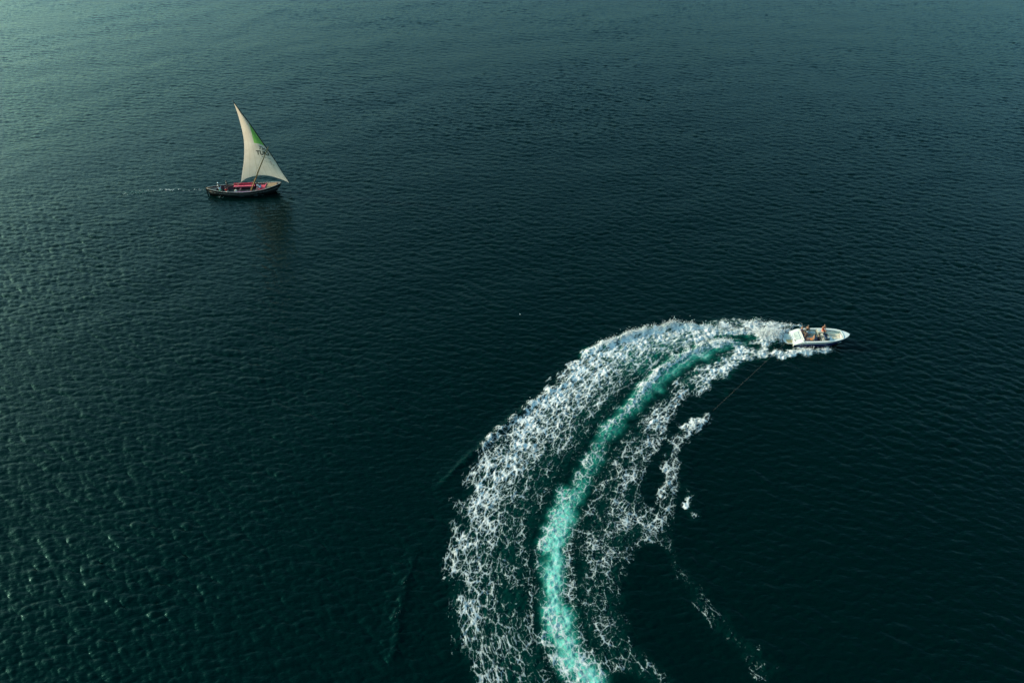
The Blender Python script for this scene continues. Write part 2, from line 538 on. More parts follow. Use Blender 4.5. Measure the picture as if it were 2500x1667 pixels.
def rasterise(ribbons, x0, y0, nx, ny, step):
    D = np.zeros((nx, ny))
    A = np.zeros((nx, ny))
    Hh = np.zeros((nx, ny))
    for rib in ribbons:
        st = np.array([r[:4] for r in rib])
        n = len(st)
        dens = np.array([r[4] for r in rib])
        aer = np.array([r[5] for r in rib])
        hts = np.array([r[6] for r in rib])
        # smooth the station lines (Catmull-Rom)
        seglen = max(np.hypot(st[1:, 0] - st[:-1, 0], st[1:, 1] - st[:-1, 1]).max(),
                     np.hypot(st[1:, 2] - st[:-1, 2], st[1:, 3] - st[:-1, 3]).max())
        wid = np.hypot(st[:, 0] - st[:, 2], st[:, 1] - st[:, 3]).max()
        m = max(6, int(seglen / step * 1.8))
        u = np.linspace(0, n - 1, (n - 1) * m + 1)
        i = np.minimum(u.astype(int), n - 2)
        f = (u - i)[:, None]
        p0, p1, p2, p3 = st[np.maximum(i - 1, 0)], st[i], st[i + 1], st[np.minimum(i + 2, n - 1)]
        c = 0.5 * (2 * p1 + (p2 - p0) * f + (2 * p0 - 5 * p1 + 4 * p2 - p3) * f ** 2 + (3 * p1 - p0 - 3 * p2 + p3) * f ** 3)
        dd = dens[i] * (1 - f) + dens[i + 1] * f
        aa = aer[i] * (1 - f[:, 0]) + aer[i + 1] * f[:, 0]
        hh = hts[i] * (1 - f[:, 0]) + hts[i + 1] * f[:, 0]
        T = max(6, int(wid / step * 1.8))
        ts = np.linspace(0, 1, T)
        # soften the two open ends
        endf = np.minimum(1, np.minimum(np.arange(len(u)), np.arange(len(u))[::-1]) / (0.35 * m))
        endf = np.maximum(endf, 0.25)
        for t in ts:
            x = c[:, 0] * (1 - t) + c[:, 2] * t
            y = c[:, 1] * (1 - t) + c[:, 3] * t
            ix = ((x - x0) / step).astype(int)
            iy = ((y - y0) / step).astype(int)
            ok = (ix >= 0) & (iy >= 0) & (ix < nx) & (iy < ny)
            q = t * (dd.shape[1] - 1)
            a0 = min(int(q), dd.shape[1] - 2)
            d = (dd[:, a0] * (1 - (q - a0)) + dd[:, a0 + 1] * (q - a0)) * endf
            bell = math.sin(math.pi * min(max(t, 0.0), 1.0))
            edge = min(1.0, bell * 1.35)
            np.maximum.at(D, (ix[ok], iy[ok]), d[ok])
            np.maximum.at(A, (ix[ok], iy[ok]), (aa * edge * endf)[ok])
            np.maximum.at(Hh, (ix[ok], iy[ok]), (hh * bell * endf)[ok])
    return D, A, Hh


D_RAW, A_RAW, H_RAW = rasterise(RIBBONS, WX0, WY0, NX, NY, WSTEP)
# ragged borders: shift the raster by a noise field before softening
LUMP = WaveTile(64.0, 1024, 3.0, 51, 1.0, 0.0, power=3.2, spread=0.0)
LUMP_N = LUMP.h / LUMP.h.std()
FINE = WaveTile(41.0, 1024, 0.7, 77, 1.0, 0.0, power=2.6, spread=0.0)
FINE_N = FINE.h / FINE.h.std()
gxs = WX0 + (np.arange(NX) + 0.5) * WSTEP
gys = WY0 + (np.arange(NY) + 0.5) * WSTEP
GX, GY = np.meshgrid(gxs, gys, indexing='ij')
ln1 = LUMP.sample(LUMP_N, GX, GY)
ln2 = LUMP.sample(LUMP_N, GX + 31.7, GY + 17.3)
fn1 = FINE.sample(FINE_N, GX, GY)


def warp(a, amt):
    ix = np.clip(((GX + amt * ln1 - WX0) / WSTEP).astype(int), 0, NX - 1)
    iy = np.clip(((GY + amt * ln2 - WY0) / WSTEP).astype(int), 0, NY - 1)
    return a[ix, iy]


W_D = blur(warp(D_RAW, 0.28), 2.4)
W_A = blur(warp(A_RAW, 0.24), 3.0)
W_H = blur(warp(H_RAW, 0.12), 2.6)
W_D = np.clip(W_D * (1.0 + 0.16 * ln1), 0, 1.15)
WAKE_IN = blur(np.maximum(np.maximum(D_RAW > 0.02, A_RAW > 0.02), H_RAW > 0.02).astype(float), 10.0) > 0.03
WAKE_E = blur(WAKE_IN.astype(float), 9.0)


def wake_lookup(a, x, y):
    ix = ((x - WX0) / WSTEP).astype(int)
    iy = ((y - WY0) / WSTEP).astype(int)
    ok = (ix >= 0) & (iy >= 0) & (ix < NX) & (iy < NY)
    out = np.zeros(x.shape)
    out[ok] = a[ix[ok], iy[ok]]
    return out


# ------------------------------------------------------------------ water and foam materials
def water_material(name, foam):
    m = bpy.data.materials.new(name)
    m.use_nodes = True
    nt = m.node_tree
    L = nt.links.new
    b = nt.nodes['Principled BSDF']
    b.inputs['IOR'].default_value = 1.333
    b.inputs['Roughness'].default_value = 0.09
    b.inputs['Specular IOR Level'].default_value = 0.10
    b.inputs['Specular Tint'].default_value = (0.08, 1.0, 0.95, 1.0)
    tc = nt.nodes.new('ShaderNodeTexCoord')

    def math_(op, a, c=None, clamp=False):
        n = nt.nodes.new('ShaderNodeMath')
        n.operation = op
        n.use_clamp = clamp
        for i, s in enumerate((a, c)):
            if s is None:
                continue
            if isinstance(s, (int, float)):
                n.inputs[i].default_value = s
            else:
                L(s, n.inputs[i])
        return n.outputs[0]

    def noise(vec, scale, detail=3.0, rough=0.55):
        n = nt.nodes.new('ShaderNodeTexNoise')
        n.inputs['Scale'].default_value = scale
        n.inputs['Detail'].default_value = detail
        n.inputs['Roughness'].default_value = rough
        L(vec, n.inputs['Vector'])
        return n

    mp = nt.nodes.new('ShaderNodeMapping')
    mp.inputs['Rotation'].default_value = (0, 0, math.radians(-12))
    mp.inputs['Scale'].default_value = (0.42, 1.1, 1.0)
    L(tc.outputs['Object'], mp.inputs['Vector'])
    r1 = noise(mp.outputs['Vector'], 2.1, 3.0)
    r2 = noise(mp.outputs['Vector'], 7.0, 2.0)
    hgt = math_('ADD', math_('MULTIPLY', r1.outputs['Fac'], 0.08), math_('MULTIPLY', r2.outputs['Fac'], 0.022))
    bp = nt.nodes.new('ShaderNodeBump')
    bp.inputs['Strength'].default_value = 1.0
    bp.inputs['Distance'].default_value = 1.0
    L(hgt, bp.inputs['Height'])
    L(bp.outputs['Normal'], b.inputs['Normal'])

    deep = nt.nodes.new('ShaderNodeRGB')
    deep.outputs[0].default_value = DEEP + (1.0,)
    if not foam:
        L(deep.outputs[0], b.inputs['Base Color'])
        return m

    def attribute(nm):
        n = nt.nodes.new('ShaderNodeAttribute')
        n.attribute_name = nm
        return n.outputs['Fac']
    dens, aer = attribute('foam_amount'), attribute('aeration')
    fa = nt.nodes.new('ShaderNodeAttribute')
    fa.attribute_name = 'flow'
    flow = fa.outputs['Vector']
    age = math_('MULTIPLY', attribute('age'), 1.0 / 45.0, True)
    # water full of fine bubbles is turquoise
    big = noise(flow, 1.6, 6.0, 0.66)
    aer2 = math_('MULTIPLY', aer, math_('ADD', math_('MULTIPLY', big.outputs['Fac'], 1.5), 0.12), True)
    turq = nt.nodes.new('ShaderNodeValToRGB')
    e = turq.color_ramp.elements
    e[0].position, e[0].color = 0.0, DEEP + (1.0,)
    e[1].position, e[1].color = 1.0, (0.15, 0.46, 0.38, 1.0)
    k = turq.color_ramp.elements.new(0.5)
    k.color = (0.002, 0.115, 0.085, 1.0)
    L(aer2, turq.inputs['Fac'])
    # foam lace: distorted cell borders at three sizes
    wv = noise(flow, 1.5, 4.0, 0.62)
    sub = nt.nodes.new('ShaderNodeVectorMath')
    sub.operation = 'SUBTRACT'
    sub.inputs[1].default_value = (0.5, 0.5, 0.5)
    L(wv.outputs['Color'], sub.inputs[0])
    sc = nt.nodes.new('ShaderNodeVectorMath')
    sc.operation = 'SCALE'
    sc.inputs['Scale'].default_value = 0.55
    L(sub.outputs[0], sc.inputs[0])
    ad = nt.nodes.new('ShaderNodeVectorMath')
    ad.operation = 'ADD'
    L(flow, ad.inputs[0])
    L(sc.outputs[0], ad.inputs[1])
    flat = nt.nodes.new('ShaderNodeVectorMath')
    flat.operation = 'MULTIPLY'
    flat.inputs[1].default_value = (1, 1, 0)
    L(ad.outputs[0], flat.inputs[0])

    def lace(scale):
        v = nt.nodes.new('ShaderNodeTexVoronoi')
        v.voronoi_dimensions = '2D'
        v.feature = 'DISTANCE_TO_EDGE'
        v.inputs['Scale'].default_value = scale
        L(flat.outputs[0], v.inputs['Vector'])
        return math_('SUBTRACT', 1.0, math_('MULTIPLY', v.outputs['Distance'], 2.4), True)
    l1, l2, l3 = lace(1.45), lace(3.5), lace(8.5)
    ridge = math_('MAXIMUM', l1, math_('SUBTRACT', l2, 0.06))
    ridge = math_('MAXIMUM', ridge, math_('SUBTRACT', l3, math_('ADD', 0.10, math_('MULTIPLY', age, 0.14))))
    pm = nt.nodes.new('ShaderNodeMapping')
    pm.inputs['Scale'].default_value = (0.42, 1.25, 1.0)
    L(flow, pm.inputs['Vector'])
    patch = noise(pm.outputs['Vector'], 0.95, 6.0, 0.66)
    patch2 = noise(flow, 7.0, 4.0, 0.75)
    brk = noise(flow, 2.6, 4.0, 0.7)
    ridge = math_('ADD', ridge, math_('MULTIPLY', math_('SUBTRACT', brk.outputs['Fac'], 0.5), 0.55), True)
    dn = math_('ADD', dens, math_('MULTIPLY', math_('SUBTRACT', patch.outputs['Fac'], 0.5), 1.15))
    dn = math_('ADD', dn, math_('MULTIPLY', math_('SUBTRACT', patch2.outputs['Fac'], 0.5), 1.0))
    dn = math_('MULTIPLY', dn, math_('MULTIPLY', dens, 8.0, True))
    # foam where ridge > 1 - dn
    over = math_('SUBTRACT', math_('ADD', ridge, math_('MULTIPLY', dn, 1.0)), 1.27)
    fo = math_('MULTIPLY', over, math_('ADD', 0.7, math_('MULTIPLY', dens, 2.6)), True)
    soft = math_('MULTIPLY', math_('POWER', ridge, 5.0), math_('MULTIPLY', math_('MULTIPLY', aer2, aer2), math_('MULTIPLY', patch2.outputs['Fac'], 1.2)))
    foamv = math_('MAXIMUM', math_('POWER', fo, 0.8), soft)
    mixc = nt.nodes.new('ShaderNodeMix')
    mixc.data_type = 'RGBA'
    mixc.inputs[7].default_value = (0.60, 0.58, 0.56, 1.0)
    L(foamv, mixc.inputs[0])
    L(turq.outputs['Color'], mixc.inputs[6])
    L(mixc.outputs[2], b.inputs['Base Color'])
    L(math_('ADD', math_('MULTIPLY', foamv, 0.6), 0.1), b.inputs['Roughness'])
    hg2 = math_('ADD', hgt, math_('MULTIPLY', math_('MULTIPLY', foamv, patch2.outputs['Fac']), 0.10))
    L(hg2, bp.inputs['Height'])
    return m


DEEP = (0.0, 0.0036, 0.0034)
M_WATER = water_material('sea_water', False)
M_FOAM = water_material('foaming_water', True)

# boats' places (also used to press the water down under the hulls)
SPEED_LOC, SPEED_YAW, SPEED_PITCH = Vector((31.45, 60.87, 0.0)), math.radians(-3.6), math.radians(-2.4)
DHOW_LOC, DHOW_YAW = Vector((-41.75, 97.15, 0.0)), math.radians(5.4)


def hull_mask(x, y, loc, yaw, cx, half_l, half_b):
    dx, dy = x - loc.x, y - loc.y
    c, s = math.cos(yaw), math.sin(yaw)
    u, v = dx * c + dy * s - cx, -dx * s + dy * c
    return smoothstep(1.0, 0.6, (u / half_l) ** 2 + (v / half_b) ** 2)


def hulls(x, y):
    return np.maximum(hull_mask(x, y, SPEED_LOC, SPEED_YAW, 3.6, 2.9, 1.0),
                      hull_mask(x, y, DHOW_LOC, DHOW_YAW, -0.4, 5.0, 1.2))


# ------------------------------------------------------------------ water: one sheet, finest near the boats, out to the horizon
rows = [12.0]
while rows[-1] < 290.0:
    rows.append(rows[-1] + 0.0019 * (rows[-1] + 32.0))
while rows[-1] < 9000.0:
    rows.append(rows[-1] + 0.02 * (rows[-1] + 32.0))
rows = np.array(rows)
cols = np.linspace(-0.95, 0.95, 1280)
YY, CC = np.meshgrid(rows, cols, indexing='ij')
XX = CC * (YY + 32.0)
hh, ddx, ddy = sea(XX.ravel(), YY.ravel())
hh, ddx, ddy = (a.reshape(XX.shape) for a in (hh, ddx, ddy))
fade = 1.0 - smoothstep(280.0, 420.0, YY)
wk = smoothstep(0.97, 1.0, wake_lookup(WAKE_E, XX, YY))
ZZ = hh * fade - 0.7 * wk - 0.6 * hulls(XX, YY)
nr, nc = XX.shape
verts = np.stack([XX - ddx * fade, YY - ddy * fade, ZZ], -1).reshape(-1, 3)
idx = np.arange(nr * nc).reshape(nr, nc)
quads = np.stack([idx[:-1, :-1], idx[:-1, 1:], idx[1:, 1:], idx[1:, :-1]], -1).reshape(-1, 4)
me = np_mesh('sea', verts, quads)
me.materials.append(M_WATER)
water = bpy.data.objects.new('sea', me)
COL.objects.link(water)
water['kind'] = 'structure'
water['label'] = 'dark teal open sea covered in short wind ripples'
del verts, quads, XX, YY, ZZ, CC


# ------------------------------------------------------------------ wake of the speedboat
def flow_coords(px, py, line):
    """Distance along and beside the boat's track, stretched where the water is still racing."""
    seg = np.hypot(np.diff(line[:, 0]), np.diff(line[:, 1]))
    arc = np.concatenate([[0], np.cumsum(seg)])
    stretch = 0.24 + 0.60 * smoothstep(4.0, 46.0, arc)
    ulen = np.concatenate([[0], np.cumsum(seg * 0.5 * (stretch[1:] + stretch[:-1]))])
    tan = np.gradient(line, axis=0)
    tan /= np.hypot(tan[:, 0], tan[:, 1])[:, None]
    U = np.zeros(len(px))
    V = np.zeros(len(px))
    A = np.zeros(len(px))
    for a in range(0, len(px), 20000):
        x, y = px[a:a + 20000], py[a:a + 20000]
        d2 = (x[:, None] - line[None, :, 0]) ** 2 + (y[:, None] - line[None, :, 1]) ** 2
        k = d2.argmin(1)
        rx, ry = x - line[k, 0], y - line[k, 1]
        along = rx * tan[k, 0] + ry * tan[k, 1]
        U[a:a + 20000] = ulen[k] + along * stretch[k]
        V[a:a + 20000] = -rx * tan[k, 1] + ry * tan[k, 0]
        A[a:a + 20000] = arc[k] + along
    return U, V, A


def foam_sheet(name, GX, GY, keep, dens, aer, hgt, label, line=None, turb=0.0):
    h, dx, dy = sea(GX.ravel(), GY.ravel())
    shp = GX.shape
    h, dx, dy = h.reshape(shp), dx.reshape(shp), dy.reshape(shp)
    calm = 1.0 - 0.45 * np.clip(dens * 1.4, 0, 1)
    rough = FINE.sample(FINE_N, GX, GY) * 0.032 + LUMP.sample(LUMP_N, GX * 2.3, GY * 2.3) * 0.035
    z = h * calm + 0.035 + hgt * (1.0 + 0.12 * FINE.sample(FINE_N, GX + 9.1, GY)) + rough * np.clip(dens * 1.3 + hgt, 0, 1.2) * (1.0 + turb)
    z -= 0.6 * hulls(GX, GY)
    z -= 0.085 * (1.0 - smoothstep(0.5, 0.95, blur(keep.astype(float), 9.0)))
    v = np.stack([GX - dx, GY - dy, z], -1).reshape(-1, 3)
    n0, n1 = shp
    idx = np.arange(n0 * n1).reshape(n0, n1)
    q = np.stack([idx[:-1, :-1], idx[1:, :-1], idx[1:, 1:], idx[:-1, 1:]], -1).reshape(-1, 4)
    kq = (keep[:-1, :-1] & keep[1:, :-1] & keep[1:, 1:] & keep[:-1, 1:]).ravel()
    q = q[kq]
    used = np.unique(q)
    rem = np.full(n0 * n1, -1, dtype=np.int64)
    rem[used] = np.arange(len(used))
    me = np_mesh(name, v[used], rem[q])
    attr(me, 'foam_amount', dens.ravel()[used])
    attr(me, 'aeration', aer.ravel()[used])
    if line is None:
        U, V, A_ = v[used][:, 0] * 0.5, v[used][:, 1], np.zeros(len(used)) + 60.0
    else:
        U, V, A_ = flow_coords(v[used][:, 0], v[used][:, 1], line)
    fl = me.attributes.new('flow', 'FLOAT_VECTOR', 'POINT')
    fl.data.foreach_set('vector', np.stack([U, V, np.zeros(len(U))], -1).astype(np.float32).ravel())
    attr(me, 'age', A_)
    me.materials.append(M_FOAM)
    o = bpy.data.objects.new(name, me)
    COL.objects.link(o)
    o['kind'] = 'stuff'
    o['label'] = label
    return o, v


TURQ = np.array([((r_[0] + r_[2]) / 2, (r_[1] + r_[3]) / 2) for r_ in RIBBONS[3]])
TURQ = np.vstack([[(34.5, 60.6), (31.8, 60.7)], TURQ])
tt = np.linspace(0, len(TURQ) - 1, 420)
TRACK = np.stack([np.interp(tt, np.arange(len(TURQ)), TURQ[:, 0]), np.interp(tt, np.arange(len(TURQ)), TURQ[:, 1])], -1)
for _ in range(60):
    TRACK[1:-1] = 0.25 * TRACK[:-2] + 0.5 * TRACK[1:-1] + 0.25 * TRACK[2:]
near_boat = np.exp(-np.hypot(GX - 31.0, GY - 60.5) / 11.0)
wake, wake_v = foam_sheet('boat_wake', GX, GY, WAKE_IN, W_D, W_A, W_H,
                          'curved white and turquoise foam wake trailing behind the speedboat', TRACK, 0.6 * near_boat)

# flying drops over the churned water
def drops(n):
    w = (np.clip(W_D - 0.45, 0, 1) * np.clip(W_H - 0.08, 0, 1)) ** 1.2
    p = w.ravel() / w.sum()
    pick = RNG.choice(p.size, n, p=p)
    base = wake_v[pick]
    hz = W_H.ravel()[pick]
    c = base + np.stack([RNG.normal(0, .10, n), RNG.normal(0, .10, n), RNG.exponential(0.05 + 0.22 * hz)], -1)
    r = RNG.uniform(.012, .045, n) * RNG.choice([1, 1, 1, 1.5], n)
    o = np.array([(1, 0, 0), (0, 1, 0), (-1, 0, 0), (0, -1, 0), (0, 0, 1), (0, 0, -1)], float)
    v = (c[:, None, :] + o[None] * (r[:, None, None] * RNG.uniform(.6, 1.4, (n, 6, 1)))).reshape(-1, 3)
    f0 = np.array([(0, 1, 4), (1, 2, 4), (2, 3, 4), (3, 0, 4), (1, 0, 5), (2, 1, 5), (3, 2, 5), (0, 3, 5)])
    f = (f0[None] + (np.arange(n) * 6)[:, None, None]).reshape(-1, 3)
    me = bpy.data.meshes.new('spray')
    me.vertices.add(len(v))
    me.vertices.foreach_set('co', v.astype(np.float32).ravel())
    me.loops.add(len(f) * 3)
    me.loops.foreach_set('vertex_index', f.astype(np.int32).ravel())
    me.polygons.add(len(f))
    me.polygons.foreach_set('loop_start', np.arange(0, len(f) * 3, 3, dtype=np.int32))
    me.update(calc_edges=True)
    me.materials.append(principled('spray_white', (.60, .58, .56), .5, .03))
    ob = bpy.data.objects.new('spray', me)
    COL.objects.link(ob)
    ob['kind'] = 'stuff'
    ob['label'] = 'white spray thrown up beside and behind the speedboat'


drops(9000)

# faint wake line of the sailing boat
dx0, dy0, dstep = -66.0, 91.0, 0.14
dnx, dny = int(34.0 / dstep), int(8.0 / dstep)
DD, DA, DH = rasterise(DHOW_RIBBON, dx0, dy0, dnx, dny, dstep)
DGX, DGY = np.meshgrid(dx0 + (np.arange(dnx) + .5) * dstep, dy0 + (np.arange(dny) + .5) * dstep, indexing='ij')
foam_sheet('sailboat_wake', DGX, DGY, blur((DD > 0.02).astype(float), 3.0) > 0.05, blur(DD, 1.5), blur(DA, 2.0), blur(DH, 2.0),
           'faint thin streak of foam behind the stern of the wooden sailing boat')

# ------------------------------------------------------------------ materials of the boats and people
WHITE = principled('white_gelcoat', (.56, .53, .48), .3, .04, 3.0, coat=.3)
CREAM = principled('cream_vinyl', (.52, .46, .36), .5, .06, 5.0)
LINER = principled('pale_liner', (.36, .37, .33), .55, .08, 4.0)
NAVY = principled('navy_paint', (.010, .018, .075), .3, .1, 3.0, coat=.3)
NAVYV = principled('navy_vinyl', (.012, .016, .05), .5, .15, 5.0)
GREYV = principled('grey_vinyl', (.22, .26, .27), .55, .12, 4.0)
TEAK = principled('teak', (.36, .25, .12), .6, .25, 9.0)
STEEL = principled('steel', (.55, .55, .56), .25, .05, 8.0, metallic=1.0)
BLACK = principled('black_plastic', (.012, .012, .013), .4, .2, 8.0)
GLASSM = principled('tinted_acrylic', (.03, .04, .05), .08, .1, 3.0)
TARWOOD = principled('tarred_planks', (.008, .004, .003), .55, .45, 2.5, bump=.01)
BOTTOM = principled('dark_bottom', (.003, .002, .002), .6, .3, 2.5)
PALEPAINT = principled('pale_rail_paint', (.38, .33, .29), .6, .25, 6.0)
MAROON = principled('maroon_paint', (.06, .005, .012), .6, .3, 4.0)
REDCUSH = principled('red_cushion', (.42, .012, .035), .75, .2, 7.0)
PINKCUSH = principled('pink_cushion', (.56, .06, .10), .75, .15, 7.0)
PURPLE = principled('purple_cloth', (.10, .012, .07), .8, .25, 7.0)
DECKWOOD = principled('brown_deck', (.15, .065, .018), .65, .3, 7.0, bump=.004)
SPARWOOD = principled('spar_wood', (.27, .13, .04), .6, .25, 5.0)
YARDWOOD = principled('dark_spar', (.02, .013, .008), .65, .3, 5.0)
ROPE = principled('rope_fibre', (.34, .27, .18), .9, .2, 20.0)
TOWROPE = principled('faded_red_rope', (.13, .075, .055), .9, .2, 20.0)
SKIN_D = principled('dark_brown_skin', (.07, .032, .018), .5, .1, 12.0)
SKIN_M = principled('tanned_skin', (.24, .095, .045), .5, .1, 12.0)
HAIR = principled('black_hair', (.010, .008, .007), .6, .2, 30.0)
HAIRB = principled('brown_hair', (.05, .022, .012), .6, .2, 30.0)
EYE = principled('eye', (.03, .02, .02), .3, .05, 30.0)


def cloth(name, c):
    return principled(name, c, .85, .14, 14.0)


# ------------------------------------------------------------------ people: one continuous skin per body, clothes and hair as parts
PENDING = []


def skin_obj(name, pts, edges, mat, parent, levels=1):
    me = bpy.data.meshes.new(name)
    me.from_pydata([p[:3] for p in pts], edges, [])
    me.materials.append(mat)
    o = bpy.data.objects.new(name, me)
    COL.objects.link(o)
    o.parent = parent
    o.modifiers.new('skin', 'SKIN')
    sv = me.skin_vertices[0].data
    for i, p in enumerate(pts):
        r = p[3]
        sv[i].radius = r if isinstance(r, tuple) else (r, r)
        sv[i].use_root = (i == 0)
    if levels:
        s = o.modifiers.new('smooth', 'SUBSURF')
        s.levels = s.render_levels = levels
    PENDING.append(o)
    return o


def finish_pending():
    bpy.context.view_layer.update()
    dg = bpy.context.evaluated_depsgraph_get()
    baked = []
    for o in PENDING:
        me = bpy.data.meshes.new_from_object(o.evaluated_get(dg))
        baked.append((o, me))
    for o, me in baked:
        o.modifiers.clear()
        old = o.data
        nm = old.name
        o.data = me
        bpy.data.meshes.remove(old)
        me.name = nm
        me.polygons.foreach_set('use_smooth', [True] * len(me.polygons))
    PENDING.clear()


def person(label, group, parent_frame, loc, yaw, pose, skin, hair, shirt=None, shorts=None, lean=0.0, turn=0.0, arms='rest', cap=None):
    P = parent_frame @ Vector(loc)
    root = thing('person', label, 'person', P, (0, 0, yaw), group)
    root.scale = (.94, .94, .94)
    if pose == 'stand':
        hz, kn, an = .90, (.05, .10, .48), (0, .10, .08)
    elif pose == 'recline':
        hz, kn, an = .12, (.42, .13, .22), (.80, .15, .03)
    else:
        hz, kn, an = .12, (.41, .15, .14), (.43, .15, -.30)
    tl = math.tan(lean)

    def up(z, x=0.0, y=0.0):
        return (x + z * tl, y, hz + z)
    pts = [up(0) + ((.15, .11),), up(.17) + ((.135, .10),), up(.36) + ((.16, .105),), up(.48) + ((.13, .085),),
           up(.57) + (.055,), up(.65, .01) + (.075,), up(.73, .02) + (.098,), up(.81, .01) + (.075,)]
    ed = [(i, i + 1) for i in range(7)]
    hx, hy = math.cos(turn), math.sin(turn)
    bx = .73 * tl + .02
    pts.append((bx + .115 * hx, .115 * hy, hz + .72, .016))
    ed.append((6, 8))
    pts.append((bx + .10 * hx, .10 * hy, hz + .655, .022))
    ed.append((5, 9))
    for s in (1, -1):
        pts.append((bx - .105 * s * hy, .105 * s * hx, hz + .72, .016))
        ed.append((6, len(pts) - 1))
    sl = {}
    for s in (1, -1):
        k = len(pts)
        sh = up(.47, 0, s * .185)
        if arms == 'forward':
            el, wr = (sh[0] + .20, s * .24, sh[2] - .18), (sh[0] + .43, s * .19, sh[2] - .14)
        elif arms == 'back':
            el, wr = (sh[0] - .12, s * .27, sh[2] - .24), (sh[0] - .16, s * .30, sh[2] - .46)
        else:
            el, wr = (sh[0] + .05, s * .25, sh[2] - .26), (sh[0] + .26, s * .20, sh[2] - .36)
            if pose == 'stand':
                el, wr = (sh[0] - .01, s * .25, sh[2] - .28), (sh[0] + .06, s * .26, sh[2] - .52)
        d = (Vector(wr) - Vector(el)).normalized()
        side = d.cross(Vector((0, 0, 1))).normalized() if abs(d.z) < .95 else Vector((0, 1, 0))
        pm = Vector(wr) + d * .06
        pts += [sh + (.062,), el + (.042,), wr + (.029,), tuple(pm) + (.034,)]
        ed += [(3, k), (k, k + 1), (k + 1, k + 2), (k + 2, k + 3)]
        for fi, (off, ln) in enumerate(((-.028, .075), (-.010, .09), (.010, .085), (.027, .065))):
            a = pm + d * .04 + side * off
            b = a + d * ln * .5
            c = b + d * ln * .4 + Vector((0, 0, -.018))
            j = len(pts)
            pts += [tuple(a) + (.010,), tuple(b) + (.009,), tuple(c) + (.008,)]
            ed += [(k + 3, j), (j, j + 1), (j + 1, j + 2)]
        j = len(pts)
        a = Vector(wr) + d * .03 + side * (-.045)
        pts += [tuple(a) + (.011,), tuple(a + d * .04 + side * -.012) + (.009,)]
        ed += [(k + 3, j), (j, j + 1)]
        sl[s] = (sh, el)
    for s in (1, -1):
        k = len(pts)
        hp = (.01, s * .095, hz - .03)
        ank = (an[0], s * an[1], an[2])
        pts += [hp + (.088,), (kn[0], s * kn[1], kn[2], .058), ank + (.040,)]
        toe = (ank[0] + .15, ank[1] + s * .02, ank[2] - .05) if pose != 'recline' else (ank[0] + .08, ank[1] + s * .03, ank[2] + .12)
        pts += [toe + (.034,)]
        ed += [(0, k), (k, k + 1), (k + 1, k + 2), (k + 2, k + 3)]
    skin_obj('body', pts, ed, skin, root, 1)
    if shirt:
        q = [up(.02) + ((.165, .125),), up(.17) + ((.15, .118),), up(.36) + ((.175, .122),), up(.49) + ((.14, .10),)]
        e = [(0, 1), (1, 2), (2, 3)]
        for s in (1, -1):
            sh, el = sl[s]
            k = len(q)
            mid = tuple(.35 * a + .65 * b for a, b in zip(sh, el))
            q += [sh + (.078,), mid + (.062,)]
            e += [(3, k), (k, k + 1)]
        skin_obj('shirt', q, e, shirt, root, 1)
    if shorts:
        q = [up(.06) + ((.16, .122),), up(-.03) + ((.15, .12),)]
        e = [(0, 1)]
        for s in (1, -1):
            k = len(q)
            hp = Vector((.01, s * .095, hz - .03))
            kv = Vector((kn[0], s * kn[1], kn[2]))
            q += [tuple(hp.lerp(kv, .12)) + (.102,), tuple(hp.lerp(kv, .72)) + (.088,)]
            e += [(1, k), (k, k + 1)]
        skin_obj('shorts', q, e, shorts, root, 1)
    hm = MB()
    hm.ball((bx - .018 * hx, -.018 * hy, hz + .775), .118, 12, 6, (1, .95, .82))
    hm.build('cap' if cap else 'hair', cap or hair, root, True)
    for s in (1, -1):
        em = MB()
        em.ball((bx + .098 * hx - .036 * s * hy, .098 * hy + .036 * s * hx, hz + .735), .013, 6, 4)
        em.build('eye', EYE, root, True)
    return root


# ------------------------------------------------------------------ the speedboat
speed = thing('speedboat', 'white open speedboat with navy hull side turning at the head of the wake', 'boat',
              SPEED_LOC, (0, SPEED_PITCH, SPEED_YAW))
SPEED_M = Matrix.Translation(SPEED_LOC) @ Euler((0, SPEED_PITCH, SPEED_YAW)).to_matrix().to_4x4()


def ip(tab, x):
    xs, ys = zip(*tab)
    return float(np.interp(x, xs, ys))


HB = [(0.95, 1.19), (1.5, 1.23), (2.2, 1.26), (3.5, 1.28), (4.6, 1.24), (5.4, 1.13), (6.0, .97), (6.45, .77), (6.8, .55), (7.05, .34), (7.2, .18), (7.28, .03)]
GZ = [(0.95, .44), (1.2, .55), (1.6, .76), (1.95, .86), (3.0, .89), (5.0, .98), (6.5, 1.06), (7.28, 1.10)]
CHZ = [(0.95, .02), (3.0, .05), (5.0, .22), (6.5, .55), (7.05, .85), (7.28, 1.0)]
KEZ = [(0.95, -.42), (4.0, -.40), (5.5, -.18), (6.5, .22), (7.05, .66), (7.28, .95)]
xs_h = [0.95, 1.2, 1.5, 1.8, 2.1, 2.6, 3.2, 3.8, 4.4, 5.0, 5.5, 6.0, 6.4, 6.7, 6.95, 7.12, 7.22, 7.28]


def sec(x):
    b, g, c, k = ip(HB, x), ip(GZ, x), ip(CHZ, x), ip(KEZ, x)
    cb = b * (.9 - .35 * max(0.0, (x - 5.0) / 2.28) ** 1.5)
    m = c + .64 * (g - c)
    return [(0, k), (cb, c), (cb + .62 * (b - cb), m), (b, g - .05), (b + .035, g - .03), (b + .02, g)]


